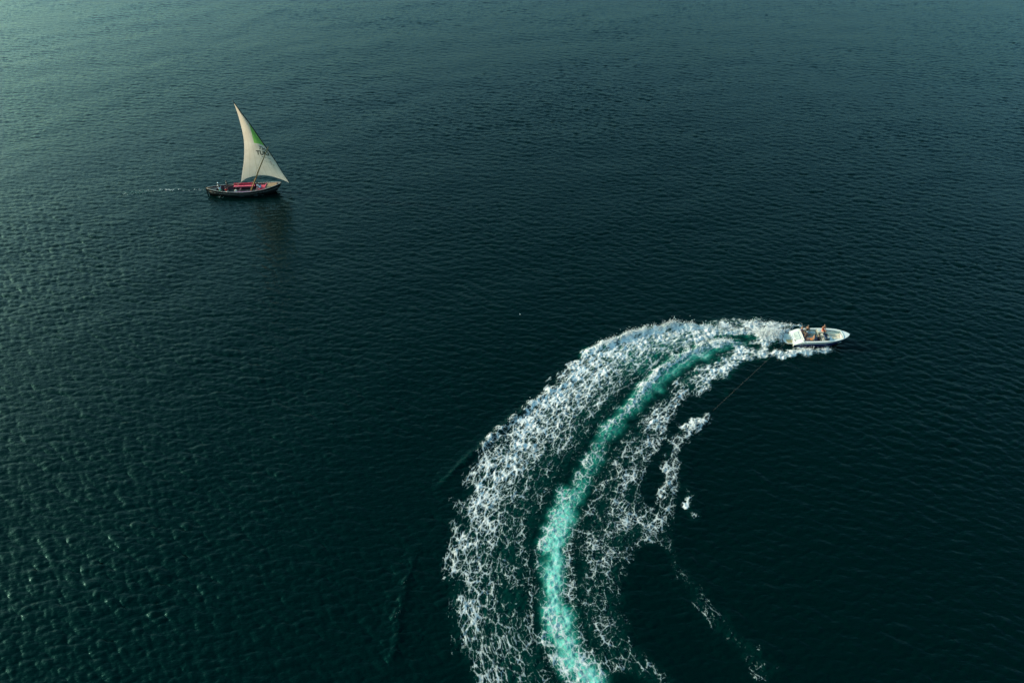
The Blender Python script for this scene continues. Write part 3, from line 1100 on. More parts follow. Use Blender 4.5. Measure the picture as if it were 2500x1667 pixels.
def loft(rows, i0, i1):
    """Both sides of the hull between section points i0..i1."""
    mb = MB()
    for s in (1, -1):
        vs, fs = [], []
        for x in rows:
            for (yy, zz) in sec(x)[i0:i1 + 1]:
                vs.append((x, s * yy, zz))
        n = i1 - i0 + 1
        for a in range(len(rows) - 1):
            for k in range(n - 1):
                fs.append((a * n + k, (a + 1) * n + k, (a + 1) * n + k + 1, a * n + k + 1))
        mb.add(vs, fs)
    return mb


h = loft(xs_h, 2, 5)
tr = [(0.95, y, z) for y, z in sec(.95)[2:]]
h.build('hull', WHITE, speed, True)
lo = loft(xs_h, 0, 2)
s0 = sec(.95)
ring = [(0.95, y, z) for y, z in s0] + [(0.95, -y, z) for y, z in reversed(s0[1:])]
lo.build('hull_bottom', NAVY, speed, True)
MB().add(ring, [tuple(range(len(ring)))]).build('transom', WHITE, speed)
# side deck all round the cockpit
IN = .20
xs_d = [x for x in xs_h if 1.8 <= x <= 6.4]
d = MB()
for s in (1, -1):
    vs, fs = [], []
    for x in xs_d:
        b, g = ip(HB, x) + .02, ip(GZ, x)
        vs += [(x, s * b, g), (x, s * (b - .1), g + .02), (x, s * (b - IN), g + .015), (x, s * (b - IN - .01), g - .05)]
    for a in range(len(xs_d) - 1):
        for k in range(3):
            fs.append((a * 4 + k, a * 4 + k + 1, (a + 1) * 4 + k + 1, (a + 1) * 4 + k))
    d.add(vs, fs)
d.build('side_deck', WHITE, speed, True)
# stern deck sloping down to the bathing platform
vs, fs = [], []
xs_s = [.95, 1.1, 1.3, 1.5, 1.7, 1.85, 1.93]
for x in xs_s:
    b, g = ip(HB, x) + .02, ip(GZ, x)
    for t in (-1, -.8, -.45, 0, .45, .8, 1):
        vs.append((x, t * b, g + .035 * (1 - t * t)))
for a in range(len(xs_s) - 1):
    for k in range(6):
        fs.append((a * 7 + k, (a + 1) * 7 + k, (a + 1) * 7 + k + 1, a * 7 + k + 1))
sd = MB().add(vs, fs)
bb = ip(HB, 1.93)
sd.add([(1.93, -bb, .87), (1.93, bb, .87), (1.93, bb, .3), (1.93, -bb, .3)], [(0, 1, 2, 3)])
stern = sd.build('stern_deck', WHITE, speed, True)
MB().box(1.5, .10, .755, .55, 1.3, .06, .025, (0, -.46, 0)).build('sun_pad', LINER, stern)
MB().box(1.17, -.55, .60, .10, .30, .012).build('deck_vent', BLACK, stern)
# bow deck
vs, fs = [], []
xs_b = [6.35, 6.55, 6.75, 6.92, 7.05, 7.15, 7.23, 7.28]
for x in xs_b:
    b, g = ip(HB, x) + .02, ip(GZ, x)
    for t in (-1, -.5, 0, .5, 1):
        vs.append((x, t * b, g + .05 * (1 - t * t)))
for a in range(len(xs_b) - 1):
    for k in range(4):
        fs.append((a * 5 + k, (a + 1) * 5 + k, (a + 1) * 5 + k + 1, a * 5 + k + 1))
bd = MB().add(vs, fs)
bw = ip(HB, 6.35)
bd.add([(6.35, -bw, 1.03), (6.35, bw, 1.03), (6.35, bw * .5, .5), (6.35, -bw * .5, .5)], [(0, 1, 2, 3)])
bow = bd.build('bow_deck', WHITE, speed, True)
MB().tube([(6.42, -.72, 1.10), (6.50, -.4, 1.135), (6.53, 0, 1.145), (6.50, .4, 1.135), (6.42, .72, 1.10)], .03, 6).build('bow_rail', GREYV, bow, True)
MB().box(6.25, .05, 1.085, .10, .06, .03, .01).build('cleat', STEEL, bow)
for s in (1, -1):
    MB().box(2.05, s * 1.19, .90, .14, .04, .04, .012).build('cleat', STEEL, speed)
# inner walls and sole
xs_i = [1.94] + [x for x in xs_h if 2.0 < x < 6.3] + [6.34]
w = MB()
for s in (1, -1):
    vs, fs = [], []
    for x in xs_i:
        b, g = ip(HB, x) - IN, ip(GZ, x)
        vs += [(x, s * b, g), (x, s * max(.05, b - .05), .33)]
    for a in range(len(xs_i) - 1):
        fs.append((a * 2, a * 2 + 1, a * 2 + 3, a * 2 + 2))
    w.add(vs, fs)
w.build('inner_wall', LINER, speed)
vs, fs = [], []
for x in xs_i:
    b = ip(HB, x) - IN
    vs += [(x, -b, .33 if x < 4.75 else .45), (x, b, .33 if x < 4.75 else .45)]
for a in range(len(xs_i) - 1):
    fs.append((a * 2, a * 2 + 2, a * 2 + 3, a * 2 + 1))
MB().add(vs, fs).build('cockpit_floor', LINER, speed)
# bathing platform
pl = [(1.05, -.82), (.45, -.80), (.15, -.62), (.0, -.25), (.0, .45), (.12, .70), (.42, .92), (1.05, .95)]
plat = MB().prism(pl, .22, .31).build('swim_platform', WHITE, speed)
MB().prism([(.98, -.05), (.30, -.02), (.10, .1), (.10, .45), (.22, .62), (.5, .82), (.98, .84)], .314, .322).build('grey_pad', LINER, plat)
for i in range(5):
    MB().box(.62, -.68 + i * .13, .325, .66 - .09 * (2 - i if i < 2 else 0), .10, .018).build('teak_slat', TEAK, plat)
MB().tube([(.06, -.5, .36), (.02, -.2, .42), (.02, .3, .42), (.08, .6, .36)], .018, 6).build('boarding_handle', STEEL, plat, True)
MB().tube([(1.25, 0, .60), (1.22, 0, .98), (1.10, 0, 1.02)], .025, 6).build('tow_post', STEEL, speed, True)
# stern seat, side benches
sb = MB().box(2.22, 0, .50, .52, 2.05, .34, .04).build('aft_bench', WHITE, speed)
MB().box(2.25, 0, .705, .48, 1.98, .075, .03).build('cushion', NAVYV, sb, label='dark seat cushion')
MB().box(2.02, 0, .86, .10, 1.98, .26, .04).build('backrest', WHITE, sb)
sb = MB().box(2.86, -.80, .49, .78, .46, .30, .04).build('side_bench', WHITE, speed)
MB().box(2.86, -.80, .67, .76, .44, .07, .03).build('cushion', NAVYV, sb)
sb = MB().box(3.25, .82, .49, 1.10, .44, .30, .04).build('side_bench', LINER, speed)
MB().box(3.25, .80, .67, 1.06, .40, .07, .03).build('cushion', GREYV, sb)
# helm
con = MB().prism([(4.42, -1.04), (4.42, -.12), (4.85, -.12), (5.12, -.40), (5.22, -.70), (5.10, -1.0)], .33, 1.0).build('helm_console', WHITE, speed)
MB().box(4.50, -.58, 1.06, .34, .88, .14, .05, (0, .35, 0)).build('dashboard', NAVYV, con)
ws = MB()
arc = [(4.30, -1.06), (4.62, -1.05), (4.86, -.95), (4.95, -.70), (4.95, -.42), (4.84, -.18), (4.55, -.10), (4.35, -.10)]
vs = [(x, y, .98) for x, y in arc] + [(x - .13, y, 1.30) for x, y in arc]
ws.add(vs, [(i, i + 1, i + 9, i + 8) for i in range(7)])
win = ws.build('windscreen', GLASSM, speed)
MB().tube([(x - .13, y, 1.31) for x, y in arc], .015, 6).build('windscreen_rail', STEEL, win, True)
wheel = MB()
wheel.tube([(4.25 + .05 * math.sin(t), -.62 + .17 * math.cos(t), 1.02 + .16 * math.sin(t)) for t in [2 * math.pi * k / 14 for k in range(15)]], .016, 6)
wheel.tube([(4.40, -.62, 1.0), (4.25, -.62, 1.02)], .03, 6)
wheel.box(4.25, -.62, 1.02, .02, .32, .03)
wheel.build('steering_wheel', BLACK, con, True)
hs = MB().box(3.68, -.58, .50, .48, .80, .36, .05).build('helm_seat', NAVYV, speed)
MB().box(3.46, -.58, .88, .10, .80, .46, .05, (0, -.12, 0)).build('backrest', NAVYV, hs)
pc = MB().prism([(3.95, .48), (3.95, 1.03), (4.55, 1.03), (4.72, .85), (4.60, .48)], .33, .96).build('port_console', CREAM, speed)
MB().box(4.12, .74, .985, .26, .36, .05, .015).build('hatch', WHITE, pc)
tb = MB().box(4.22, .14, .86, .46, .42, .05, .015).build('table', CREAM, speed)
MB().tube([(4.22, .14, .33), (4.22, .14, .84)], .03, 6).build('table_leg', STEEL, tb)
# bow seating
for s in (1, -1):
    out = [(x, s * (ip(HB, x) - IN - .01)) for x in (4.95 if s > 0 else 5.32, 5.5, 5.9, 6.3)]
    inn = [(x, s * max(.10, ip(HB, x) - IN - .42)) for x in (6.3, 5.9, 5.5, 4.95 if s > 0 else 5.32)]
    o2 = out + inn
    if s < 0:
        o2 = o2[::-1]
    b_ = MB().prism(o2, .45, .72).build('bow_seat', WHITE, speed)
    MB().prism([(x, y * .985) for x, y in o2], .725, .79).build('cushion', CREAM, b_)
    MB().prism([(out[0][0], out[0][1]), (5.5, s * (ip(HB, 5.5) - IN)), (5.9, s * (ip(HB, 5.9) - IN)), (6.28, s * (ip(HB, 6.28) - IN)),
                (6.28, s * (ip(HB, 6.28) - IN - .10)), (5.9, s * (ip(HB, 5.9) - IN - .10)), (5.5, s * (ip(HB, 5.5) - IN - .10)), (out[0][0], out[0][1] - s * .10)][::s],
               .80, .98).build('backrest', GREYV if s > 0 else CREAM, b_)
MB().box(5.75, 0, .47, 1.1, .55, .03, .01).build('floor_hatch', CREAM, speed)
MB().box(5.36, -.35, .60, .34, .30, .26, .03).build('step_locker', TEAK, speed, label='tan step locker behind the console')

G1 = 'people aboard the speedboat'
person('person in navy shirt sitting at the far rear corner of the speedboat cockpit', G1, SPEED_M, (2.10, .72, .75), -.3, 'sit', SKIN_M, HAIRB,
       cloth('navy_shirt', (.012, .012, .05)), cloth('grey_shorts', (.10, .09, .10)))
person('person in dark vest and white shorts on the grey far side bench of the speedboat', G1, SPEED_M, (2.78, .86, .71), -2.2, 'sit', SKIN_M, HAIRB,
       cloth('dark_vest', (.02, .018, .015)), cloth('white_shorts', (.7, .68, .62)), lean=-.1, arms='back')
person('brown skinned person with bare back lounging in the middle of the speedboat stern seat', G1, SPEED_M, (2.38, -.10, .75), .25, 'recline', SKIN_D, HAIR,
       None, cloth('brown_shorts', (.14, .05, .03)), lean=-.3, arms='back')
person('bare shouldered dark haired person in orange swimwear on the near rear bench of the speedboat', G1, SPEED_M, (3.02, -.72, .71), 2.9, 'recline', SKIN_M, HAIR,
       None, cloth('orange_swimwear', (.55, .16, .03)), lean=-.15, arms='rest')
person('driver in black clothes sitting at the speedboat helm behind the navy dashboard', G1, SPEED_M, (3.68, -.50, .68), .1, 'sit', SKIN_D, HAIR,
       cloth('black_shirt', (.012, .011, .012)), cloth('maroon_shorts', (.09, .03, .03)), arms='forward')
person('person in red orange swimwear sitting on the far side console near the speedboat bow', G1, SPEED_M, (4.52, .80, .97), -1.3, 'sit', SKIN_M, HAIRB,
       cloth('red_swimwear', (.55, .08, .03)), cloth('red_trunks', (.5, .07, .03)), lean=.1)

# tow rope: sags from the post on the stern to the splash it drags
A0 = SPEED_M @ Vector((1.12, 0, 1.0))
B0 = Vector((20.75, 49.40, .22))
rp = MB()
pts = []
for k in range(25):
    t = k / 24
    p = A0.lerp(B0, t)
    p.z -= .25 * math.sin(math.pi * t) * (1 - t)
    pts.append(p)
rp.tube(pts, .007, 6)
tag(rp.build('tow_rope', TOWROPE, None, True), 'thin reddish tow rope running from the speedboat stern down to the small splash', 'rope')

# ------------------------------------------------------------------ the wooden sailing boat
dhow = thing('sailing_dhow', 'dark wooden sailing boat with pale triangular sail and red seats', 'boat', DHOW_LOC, (0, 0, DHOW_YAW))
DHOW_M = Matrix.Translation(DHOW_LOC) @ Matrix.Rotation(DHOW_YAW, 4, 'Z')
LH = 5.68


def dsheer(s):
    q = s / LH
    return .78 + .30 * max(0, -q) ** 2 + .62 * max(0, q) ** 2.1


def dbeam(s):
    q = s / LH
    if q >= 0:
        return 1.46 * max(0.0, 1 - q ** 2.3) ** .85 + .03
    return 1.46 * max(0.0, 1 - .90 * (-q) ** 2.4) ** .9


def dsec(s, inset=0.0):
    b, z1, q = dbeam(s), dsheer(s), s / LH
    out = []
    for f, w in ((0.0, .03), (.22, .42), (.45, .74), (.68, .91), (.86, .975), (1.0, 1.0)):
        z = -.42 + (z1 + .42) * f
        x = s * (1 - (.26 * max(0, q) ** 1.5 + .05 * max(0, -q)) * (1 - f) ** 1.1)
        ww = w * (1 - .35 * abs(q) ** 3 * (1 - f))
        out.append((x, max(.02, b * ww - inset), z))
    return out


st_ = [-5.65, -5.4, -5.0, -4.4, -3.6, -2.7, -1.8, -.9, 0, .9, 1.8, 2.7, 3.5, 4.2, 4.8, 5.2, 5.5, 5.68]


def dloft(i0, i1, inset=0.0, sub=None):
    mb = MB()
    S_ = sub or st_
    for sg in (1, -1):
        vs, fs = [], []
        n = i1 - i0 + 1
        for s in S_:
            vs += [(x, sg * y, z) for x, y, z in dsec(s, inset)[i0:i1 + 1]]
        for a in range(len(S_) - 1):
            for k in range(n - 1):
                fs.append((a * n + k, (a + 1) * n + k, (a + 1) * n + k + 1, a * n + k + 1))
        mb.add(vs, fs)
    return mb


hl = dloft(0, 3)
hl.build('hull_bottom', BOTTOM, dhow, True)
# upper hull built as separate lapped planks
for sg, nm in ((1, 'far'), (-1, 'near')):
    for k, (fa, fb) in enumerate(((3, 4), (4, 5))):
        mb = MB()
        vs, fs = [], []
        for s in st_:
            x0, y0, z0 = dsec(s)[fa]
            x1, y1, z1 = dsec(s)[fb]
            o = .018
            vs += [(x0, sg * (y0 + o), z0 - .02), (x1, sg * (y1 + .004), z1), (x1, sg * max(.01, y1 - .05), z1), (x0, sg * max(.01, y0 - .05), z0)]
        for a in range(len(st_) - 1):
            for j in range(4):
                fs.append((a * 4 + j, (a + 1) * 4 + j, (a + 1) * 4 + (j + 1) % 4, a * 4 + (j + 1) % 4))
        mb.add(vs, fs)
        mb.build('hull_plank', TARWOOD, dhow)
# transom
t0 = dsec(-5.65)
rg = [(x, y, z) for x, y, z in t0] + [(x, -y, z) for x, y, z in reversed(t0)]
MB().add(rg, [tuple(range(len(rg)))]).build('transom', TARWOOD, dhow)
# pale rails: gunwale cap and rubbing strake
for sg in (1, -1):
    mb = MB()
    mb.tube([(s, sg * (dbeam(s) + .0), dsheer(s) + .02) for s in st_[:-1]] + [(5.64, sg * .05, dsheer(5.66) + .03)], .03, 6)
    mb.build('gunwale_rail', PALEPAINT, dhow, True)
    mb = MB()
    mb.tube([(dsec(s)[3][0], sg * (dsec(s)[3][1] + .025), dsec(s)[3][2]) for s in st_[1:-1]], .014, 6)
    mb.build('rubbing_strake', PALEPAINT, dhow, True)
# stem and stern posts, rudder
MB().tube([(4.15, 0, -.42), (4.85, 0, .3), (5.45, 0, .95), (5.80, 0, 1.55)], [.07, .07, .065, .05], 6).build('stem_post', TARWOOD, dhow)
MB().tube([(-5.45, 0, -.42), (-5.62, 0, .4), (-5.74, 0, 1.28)], .06, 6).build('stern_post', TARWOOD, dhow)
MB().prism([(-5.72, -.03), (-5.92, -.03), (-5.92, .03), (-5.72, .03)], -.5, .95).build('rudder', TARWOOD, dhow)
MB().tube([(-5.85, 0, 1.0), (-4.75, .05, 1.12)], [.035, .025], 6).build('tiller', SPARWOOD, dhow, True)
# inside
inn = [s for s in st_ if -5.5 < s < 5.3]
dloft(2, 5, .06, inn).build('inner_lining', MAROON, dhow, True)
vs, fs = [], []
for s in inn:
    y = max(.03, dsec(s, .07)[3][1])
    vs += [(s, -y, .24), (s, y, .24)]
for a in range(len(inn) - 1):
    fs.append((a * 2, a * 2 + 2, a * 2 + 3, a * 2 + 1))
MB().add(vs, fs).build('floor', BOTTOM, dhow)


def deck_plank(nm, x0, x1, y0, y1, mat, drop=.07):
    """One board laid across or along the deck, clipped to the hull's inside."""
    vs = []
    for x, y in ((x0, y0), (x1, y0), (x1, y1), (x0, y1)):
        lim = max(.02, dbeam(x) - .09)
        vs.append((x, max(-lim, min(lim, y)), dsheer(x) - drop))
    vs += [(x, y, z - .03) for x, y, z in vs]
    MB().add(vs, [(0, 1, 2, 3), (7, 6, 5, 4), (0, 4, 5, 1), (1, 5, 6, 2), (2, 6, 7, 3), (3, 7, 4, 0)]).build(nm, mat, dhow)


nb = 9
for i in range(nb):
    for (x0, x1) in ((3.28, 4.1), (4.105, 4.95)):
        ya, yb = -1.1 + 2.2 * i / nb, -1.1 + 2.2 * (i + 1) / nb - .014
        lim = dbeam(x0) - .09
        if ya < lim and yb > -lim:
            deck_plank('foredeck_plank', x0, x1, ya, yb, DECKWOOD, .03 + .004 * (i % 2))
for i in range(4):
    deck_plank('stern_plank', -5.45 + i * .3, -5.17 + i * .3, -1.2, 1.2, TARWOOD, .10)
for x in (-3.0, -.95, 1.62):
    deck_plank('thwart', x, x + .26, -1.4, 1.4, MAROON, .28)
# long padded benches down both sides
bch = MB()
for x0, x1, y in ((-1.95, 1.35, .98),):
    bch.box((x0 + x1) / 2, y, .44, x1 - x0, .42, .36, .02)
fb = bch.build('far_bench', MAROON, dhow)
fb.name = 'side_bench'
MB().box(-.3, .94, .66, 3.25, .44, .09, .035).build('cushion', PINKCUSH, fb)
MB().box(-.3, 1.24, .86, 3.25, .12, .34, .05, (-.15, 0, 0)).build('backrest', REDCUSH, fb)
nbm = MB().box(-.2, -1.0, .42, 3.0, .36, .30, .02).build('side_bench', MAROON, dhow)
MB().box(-.2, -1.0, .60, 2.95, .38, .07, .03).build('cushion', PURPLE, nbm)
fq = MB().box(2.55, 0.05, .62, 1.35, 1.55, .10, .03).build('forward_seat', MAROON, dhow)
MB().box(2.70, .10, .715, 1.10, 1.50, .09, .035).build('cushion', REDCUSH, fq)
MB().box(3.20, .05, .90, .12, 1.55, .34, .05, (0, .15, 0)).build('backrest', PINKCUSH, fq)

# mast, yard, sail: a runs along the sail's foot, z up, w away from the near side
SO = Vector((.842, .19, 0))
SA = math.radians(2.6)


def sp(a, z, w=0.0):
    return Vector((SO.x + a * math.cos(SA) - w * math.sin(SA), SO.y + a * math.sin(SA) + w * math.cos(SA), z))


MB().tube([sp(-.06, .15, -.12), sp(2.0, 3.75, -.13), sp(4.18, 7.25, -.13)], [.105, .095, .06], 10).build('mast', SPARWOOD, dhow, True)
YARD = [(.74, 14.40), (1.35, 12.85), (2.28, 10.85), (3.60, 7.50), (4.46, 5.42), (5.25, 3.05), (6.02, 1.02)]


def curve(tab, t):
    P_ = np.array(tab, float)
    n = len(P_)
    u = min(max(t, 0), 1) * (n - 1)
    i = min(int(u), n - 2)
    f = u - i
    p0, p1, p2, p3 = P_[max(i - 1, 0)], P_[i], P_[i + 1], P_[min(i + 2, n - 1)]
    return .5 * (2 * p1 + (p2 - p0) * f + (2 * p0 - 5 * p1 + 4 * p2 - p3) * f * f + (3 * p1 - p0 - 3 * p2 + p3) * f ** 3)


MB().tube([sp(*curve(YARD, k / 30), 0) for k in range(31)], [.035 + .05 * math.sin(math.pi * min(1, .12 + k / 32)) for k in range(31)], 8).build('yard', YARDWOOD, dhow, True)
FOOT = [(5.93, 1.12), (5.2, 1.60), (4.45, 1.95), (3.49, 2.38), (2.27, 2.62), (.87, 2.56), (-.38, 2.22), (-1.25, 1.69)]
LEECH = [(.80, 14.2), (.97, 11.69), (.86, 8.57), (.20, 5.69), (-.55, 3.6), (-1.25, 1.69)]
YSAIL = [(.80, 14.2)] + [(a - .02, z - .03) for a, z in YARD[1:-1]] + [(5.93, 1.12)]
NT, NS = 60, 110
sail_pts = np.zeros((NT + 1, NS + 1, 3))
for i in range(NT + 1):
    t = i / NT
    ft = curve(FOOT, t)
    for j in range(NS + 1):
        s = j / NS
        ys, ls = curve(YSAIL, s), curve(LEECH, s)
        base = ys * (1 - t) + ls * t
        # bottom row follows the curved foot
        k = ft - (np.array(YSAIL[-1]) * (1 - t) + np.array(LEECH[-1]) * t)
        q = base + k * s ** 3
        wv = .75 * math.sin(math.pi * s ** .8) * math.sin(math.pi * t ** .85) + .05 * math.sin(9 * t + 5 * s) * s * (1 - s) * 3 * t
        sail_pts[i, j] = (q[0], q[1], wv)


def sail_w(a, z):
    d = (sail_pts[..., 0] - a) ** 2 + (sail_pts[..., 1] - z) ** 2
    return float(sail_pts[..., 2].ravel()[np.argmin(d)])


vv = np.array([tuple(sp(a, z, w)) for a, z, w in sail_pts.reshape(-1, 3)])
ix = np.arange((NT + 1) * (NS + 1)).reshape(NT + 1, NS + 1)
qd = np.stack([ix[:-1, :-1], ix[1:, :-1], ix[1:, 1:], ix[:-1, 1:]], -1).reshape(-1, 4)
me = np_mesh('sail', vv, qd)
attr(me, 'along', sail_pts[..., 0].ravel())
attr(me, 'height', sail_pts[..., 1].ravel())
attr(me, 'across', np.repeat(np.linspace(0, 1, NT + 1), NS + 1))
SAILM = bpy.data.materials.new('sailcloth')
SAILM.use_nodes = True
nt = SAILM.node_tree
nt.nodes.clear()
L_ = nt.links.new
so = nt.nodes.new('ShaderNodeOutputMaterial')
df = nt.nodes.new('ShaderNodeBsdfDiffuse')
tl_ = nt.nodes.new('ShaderNodeBsdfTranslucent')
mx = nt.nodes.new('ShaderNodeMixShader')
mx.inputs[0].default_value = .5
L_(df.outputs[0], mx.inputs[1])
L_(tl_.outputs[0], mx.inputs[2])
L_(mx.outputs[0], so.inputs['Surface'])


def at_(nm):
    n = nt.nodes.new('ShaderNodeAttribute')
    n.attribute_name = nm
    return n.outputs['Fac']


def mm(op, *a):
    n = nt.nodes.new('ShaderNodeMath')
    n.operation = op
    for i, v in enumerate(a):
        if isinstance(v, (int, float)):
            n.inputs[i].default_value = v
        else:
            L_(v, n.inputs[i])
    return n.outputs[0]


al, ht, ac = at_('along'), at_('height'), at_('across')
# the green corner: right of the line (2.21,10.82)-(2.15,7.76) and above the line (2.15,7.76)-(3.47,7.46)
g_l = mm('GREATER_THAN', mm('SUBTRACT', al, mm('MULTIPLY_ADD', ht, 0.0196, 1.85)), 0.0)
g_b = mm('GREATER_THAN', mm('SUBTRACT', ht, mm('MULTIPLY_ADD', al, -.227, 8.05)), 0.0)
green = mm('MULTIPLY', g_l, g_b)
edge_ = mm('GREATER_THAN', ac, .035)
tcn = nt.nodes.new('ShaderNodeTexCoord')
nz1 = nt.nodes.new('ShaderNodeTexNoise')
nz1.inputs['Scale'].default_value = 1.1
nz1.inputs['Detail'].default_value = 5.0
L_(tcn.outputs['Object'], nz1.inputs['Vector'])
cr = nt.nodes.new('ShaderNodeMix')
cr.data_type = 'RGBA'
cr.inputs[6].default_value = (.44, .33, .26, 1)
cr.inputs[7].default_value = (.64, .52, .43, 1)
L_(nz1.outputs['Fac'], cr.inputs[0])
# seams between the cloths
seam = mm('LESS_THAN', mm('ABSOLUTE', mm('SUBTRACT', mm('FRACT', mm('MULTIPLY', ac, 7.0)), .5)), .03)
cr2 = nt.nodes.new('ShaderNodeMix')
cr2.data_type = 'RGBA'
cr2.inputs[7].default_value = (.34, .26, .19, 1)
L_(mm('MULTIPLY', seam, .6), cr2.inputs[0])
L_(cr.outputs[2], cr2.inputs[6])
gr = nt.nodes.new('ShaderNodeMix')
gr.data_type = 'RGBA'
gr.inputs[6].default_value = (.34, .50, .18, 1)
gr.inputs[7].default_value = (.17, .34, .08, 1)
L_(edge_, gr.inputs[0])
cr3 = nt.nodes.new('ShaderNodeMix')
cr3.data_type = 'RGBA'
L_(green, cr3.inputs[0])
L_(cr2.outputs[2], cr3.inputs[6])
L_(gr.outputs[2], cr3.inputs[7])
L_(cr3.outputs[2], df.inputs['Color'])
L_(cr3.outputs[2], tl_.inputs['Color'])
me.materials.append(SAILM)
sail = bpy.data.objects.new('sail', me)
COL.objects.link(sail)
sail.parent = dhow


def lettering(text, a, z, size, tilt, mat, name, offset=0.0, wide=1.0):
    cu = bpy.data.curves.new('lettering', 'FONT')
    cu.body = text
    cu.size = 1.0
    cu.offset = offset
    cu.resolution_u = 3
    tmp = bpy.data.objects.new('lettering', cu)
    COL.objects.link(tmp)
    bpy.context.view_layer.update()
    src = tmp.to_mesh()
    vs = [v.co.copy() for v in src.vertices]
    fs = [tuple(p.vertices) for p in src.polygons]
    tmp.to_mesh_clear()
    bpy.data.objects.remove(tmp)
    bpy.data.curves.remove(cu)
    c, s = math.cos(tilt), math.sin(tilt)
    out = []
    for v in vs:
        x, y = v.x * size * wide, v.y * size
        aa, zz = a + x * c - y * s, z + x * s + y * c
        out.append(sp(aa, zz, sail_w(aa, zz) - .03))
    me = bpy.data.meshes.new(name)
    me.from_pydata(out, [], fs)
    me.materials.append(mat)
    o = bpy.data.objects.new(name, me)
    COL.objects.link(o)
    o.parent = sail
    return o


INK = principled('dark_green_ink', (.010, .022, .012), .8, .2, 9.0)
INKB = principled('faded_brown_ink', (.22, .15, .06), .8, .2, 9.0)
INKG = principled('grey_ink', (.26, .25, .20), .8, .2, 9.0)
INKR = principled('red_ink', (.30, .06, .05), .8, .2, 9.0)
lettering('TWI', 2.45, 6.66, .70, -.34, INK, 'lettering', .022, 1.05)
lettering('TUKI', 1.98, 5.80, .86, -.10, INK, 'lettering', .04, .98)
lettering('UY', 3.74, 5.68, .52, -.34, INKB, 'lettering', .0, .9)


def strokes(a0, z0, a1, z1, h, n, mat):
    mb = MB()
    for k in range(n):
        t0_, t1_ = (k + RNG.uniform(.0, .2)) / n, (k + RNG.uniform(.6, .9)) / n
        hh_ = h * RNG.uniform(.5, 1.0)
        q = []
        for t, dz in ((t0_, 0), (t1_, 0), (t1_, hh_), (t0_, hh_)):
            a, z = a0 + (a1 - a0) * t, z0 + (z1 - z0) * t + dz
            q.append(sp(a, z, sail_w(a, z) - .03))
        mb.add(q, [(0, 1, 2, 3)])
    o = mb.build('small_print', mat, sail)
    o['kind'] = 'stuff'
    return o


strokes(2.60, 5.42, 4.36, 4.84, .14, 13, INKG)
strokes(2.87, 4.74, 3.70, 4.48, .06, 7, INKG)
strokes(3.74, 4.52, 3.98, 4.44, .13, 1, INKR)
strokes(3.76, 4.20, 4.0, 4.12, .20, 2, INK)
strokes(4.10, 3.98, 4.30, 3.92, .30, 2, INKB)
strokes(3.95, 3.78, 4.35, 3.60, .06, 3, INKG)
# running rigging
MB().tube([sp(-1.25, 1.69, 0), sp(-1.8, 1.30, -.05), sp(-2.30, .72, -.1)], .018, 5).build('sheet_rope', ROPE, dhow, True)
MB().tube([sp(-1.25, 1.69, 0), sp(-2.6, 1.15, .4), sp(-3.4, .85, .6)], .014, 5).build('sheet_rope', ROPE, dhow, True)
MB().tube([sp(.0, .6, -.25), sp(1.0, 2.6, -.25), sp(2.4, 5.0, -.22), sp(4.1, 7.1, -.16)], .016, 5).build('halyard', ROPE, dhow, True)

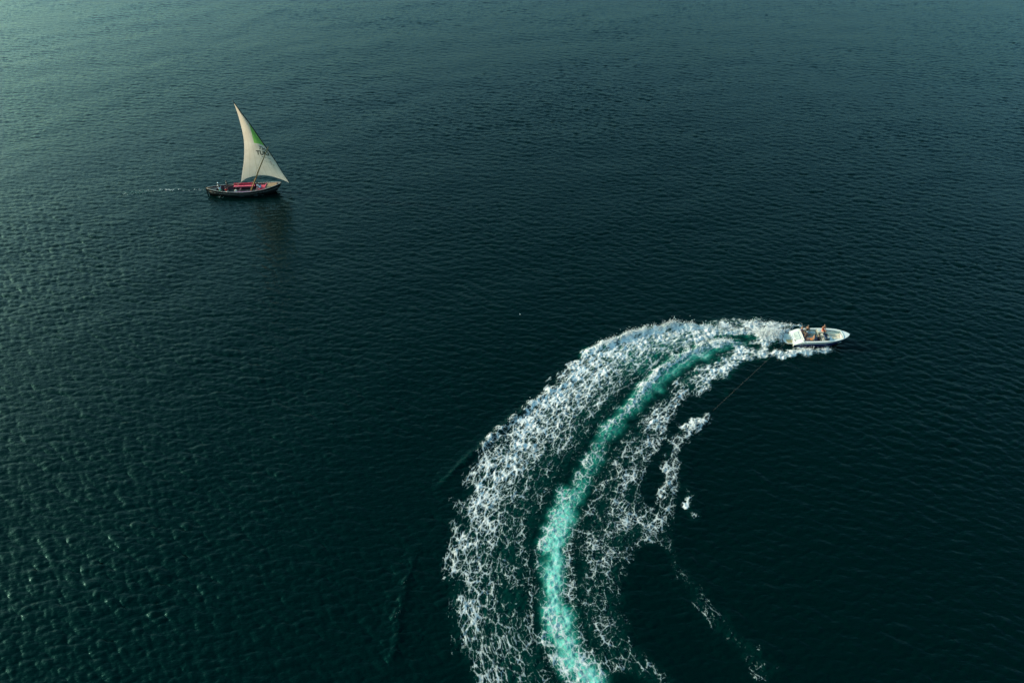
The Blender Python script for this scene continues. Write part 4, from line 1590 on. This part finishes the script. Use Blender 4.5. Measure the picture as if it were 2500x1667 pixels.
G2 = 'people aboard the wooden sailing boat'
person('person in white cap and pale shirt at the very stern of the wooden boat', G2, DHOW_M, (-4.05, .50, .72), -.2, 'sit', SKIN_D, HAIR,
       cloth('pale_shirt', (.62, .66, .60)), cloth('pale_trousers', (.4, .42, .4)), cap=cloth('white_cap', (.8, .82, .78)))
person('person in white shirt and bright green shorts near the stern of the wooden boat', G2, DHOW_M, (-3.75, -.25, .66), -.6, 'sit', SKIN_D, HAIR,
       cloth('white_shirt', (.66, .66, .70)), cloth('green_shorts', (.02, .42, .22)))
person('person in black clothes standing in the wooden boat behind the red shirt', G2, DHOW_M, (-2.72, .45, .30), .3, 'stand', SKIN_D, HAIR,
       cloth('black_top', (.010, .010, .010)), cloth('black_trousers', (.012, .012, .014)))
person('person in bright red shirt and cream shorts by the near rail of the wooden boat', G2, DHOW_M, (-2.62, -.78, .62), -.4, 'sit', SKIN_D, HAIR,
       cloth('red_shirt', (.62, .012, .01)), cloth('cream_shorts', (.66, .58, .46)))
person('person in white top sitting on the red forward seat just ahead of the mast', G2, DHOW_M, (1.98, .12, .74), .2, 'sit', SKIN_D, HAIR,
       cloth('white_top', (.68, .70, .76)), cloth('navy_trousers', (.03, .03, .10)))
person('person in pale blue top sitting second ahead of the mast in the wooden boat', G2, DHOW_M, (2.45, -.40, .74), 2.4, 'sit', SKIN_D, HAIR,
       cloth('pale_blue_top', (.50, .56, .72)), cloth('violet_wrap', (.18, .10, .26)))
finish_pending()

# loose things aboard
jc = thing('jerrycan', 'cream plastic jerrycan standing on the floor amidships in the wooden boat', 'jerrycan', DHOW_M @ Vector((-1.35, -.42, .24)), (0, 0, .5))
JM = principled('cream_plastic', (.72, .66, .50), .5, .08, 6.0)
MB().box(0, 0, .24, .34, .22, .46, .05).build('can_body', JM, jc)
MB().tube([(-.1, 0, .46), (-.08, 0, .53), (.06, 0, .53), (.08, 0, .46)], .02, 6).build('handle', JM, jc, True)
MB().tube([(.12, 0, .46), (.12, 0, .52)], .03, 8).build('lid', REDCUSH, jc)

# small white flecks adrift
FOAMW = principled('foam_fleck', (.84, .85, .84), .6, .04, 10.0)
for (x, y, r, lab) in ((-8.57, 27.55, .075, 'brightest small white fleck floating left of the foot of the wake'),
                       (-9.01, 24.58, .035, 'tiny white fleck near the bottom edge left of the wake'),
                       (.97, 65.87, .04, 'small pale fleck on open water between the two boats')):
    hz_, _, _ = sea(np.array([x]), np.array([y]))
    mb = MB()
    mb.ball((0, 0, .02), r, 10, 6, (1.0, 1.3, .55))
    mb.ball((r * .3, -r * 1.1, .0), r * .55, 8, 5, (1.0, 1.4, .5))
    ob = mb.build('foam_fleck', FOAMW, None, True)
    ob.location = (x, y, float(hz_[0]) + .01)
    tag(ob, lab, 'foam', 'white flecks adrift on the sea')
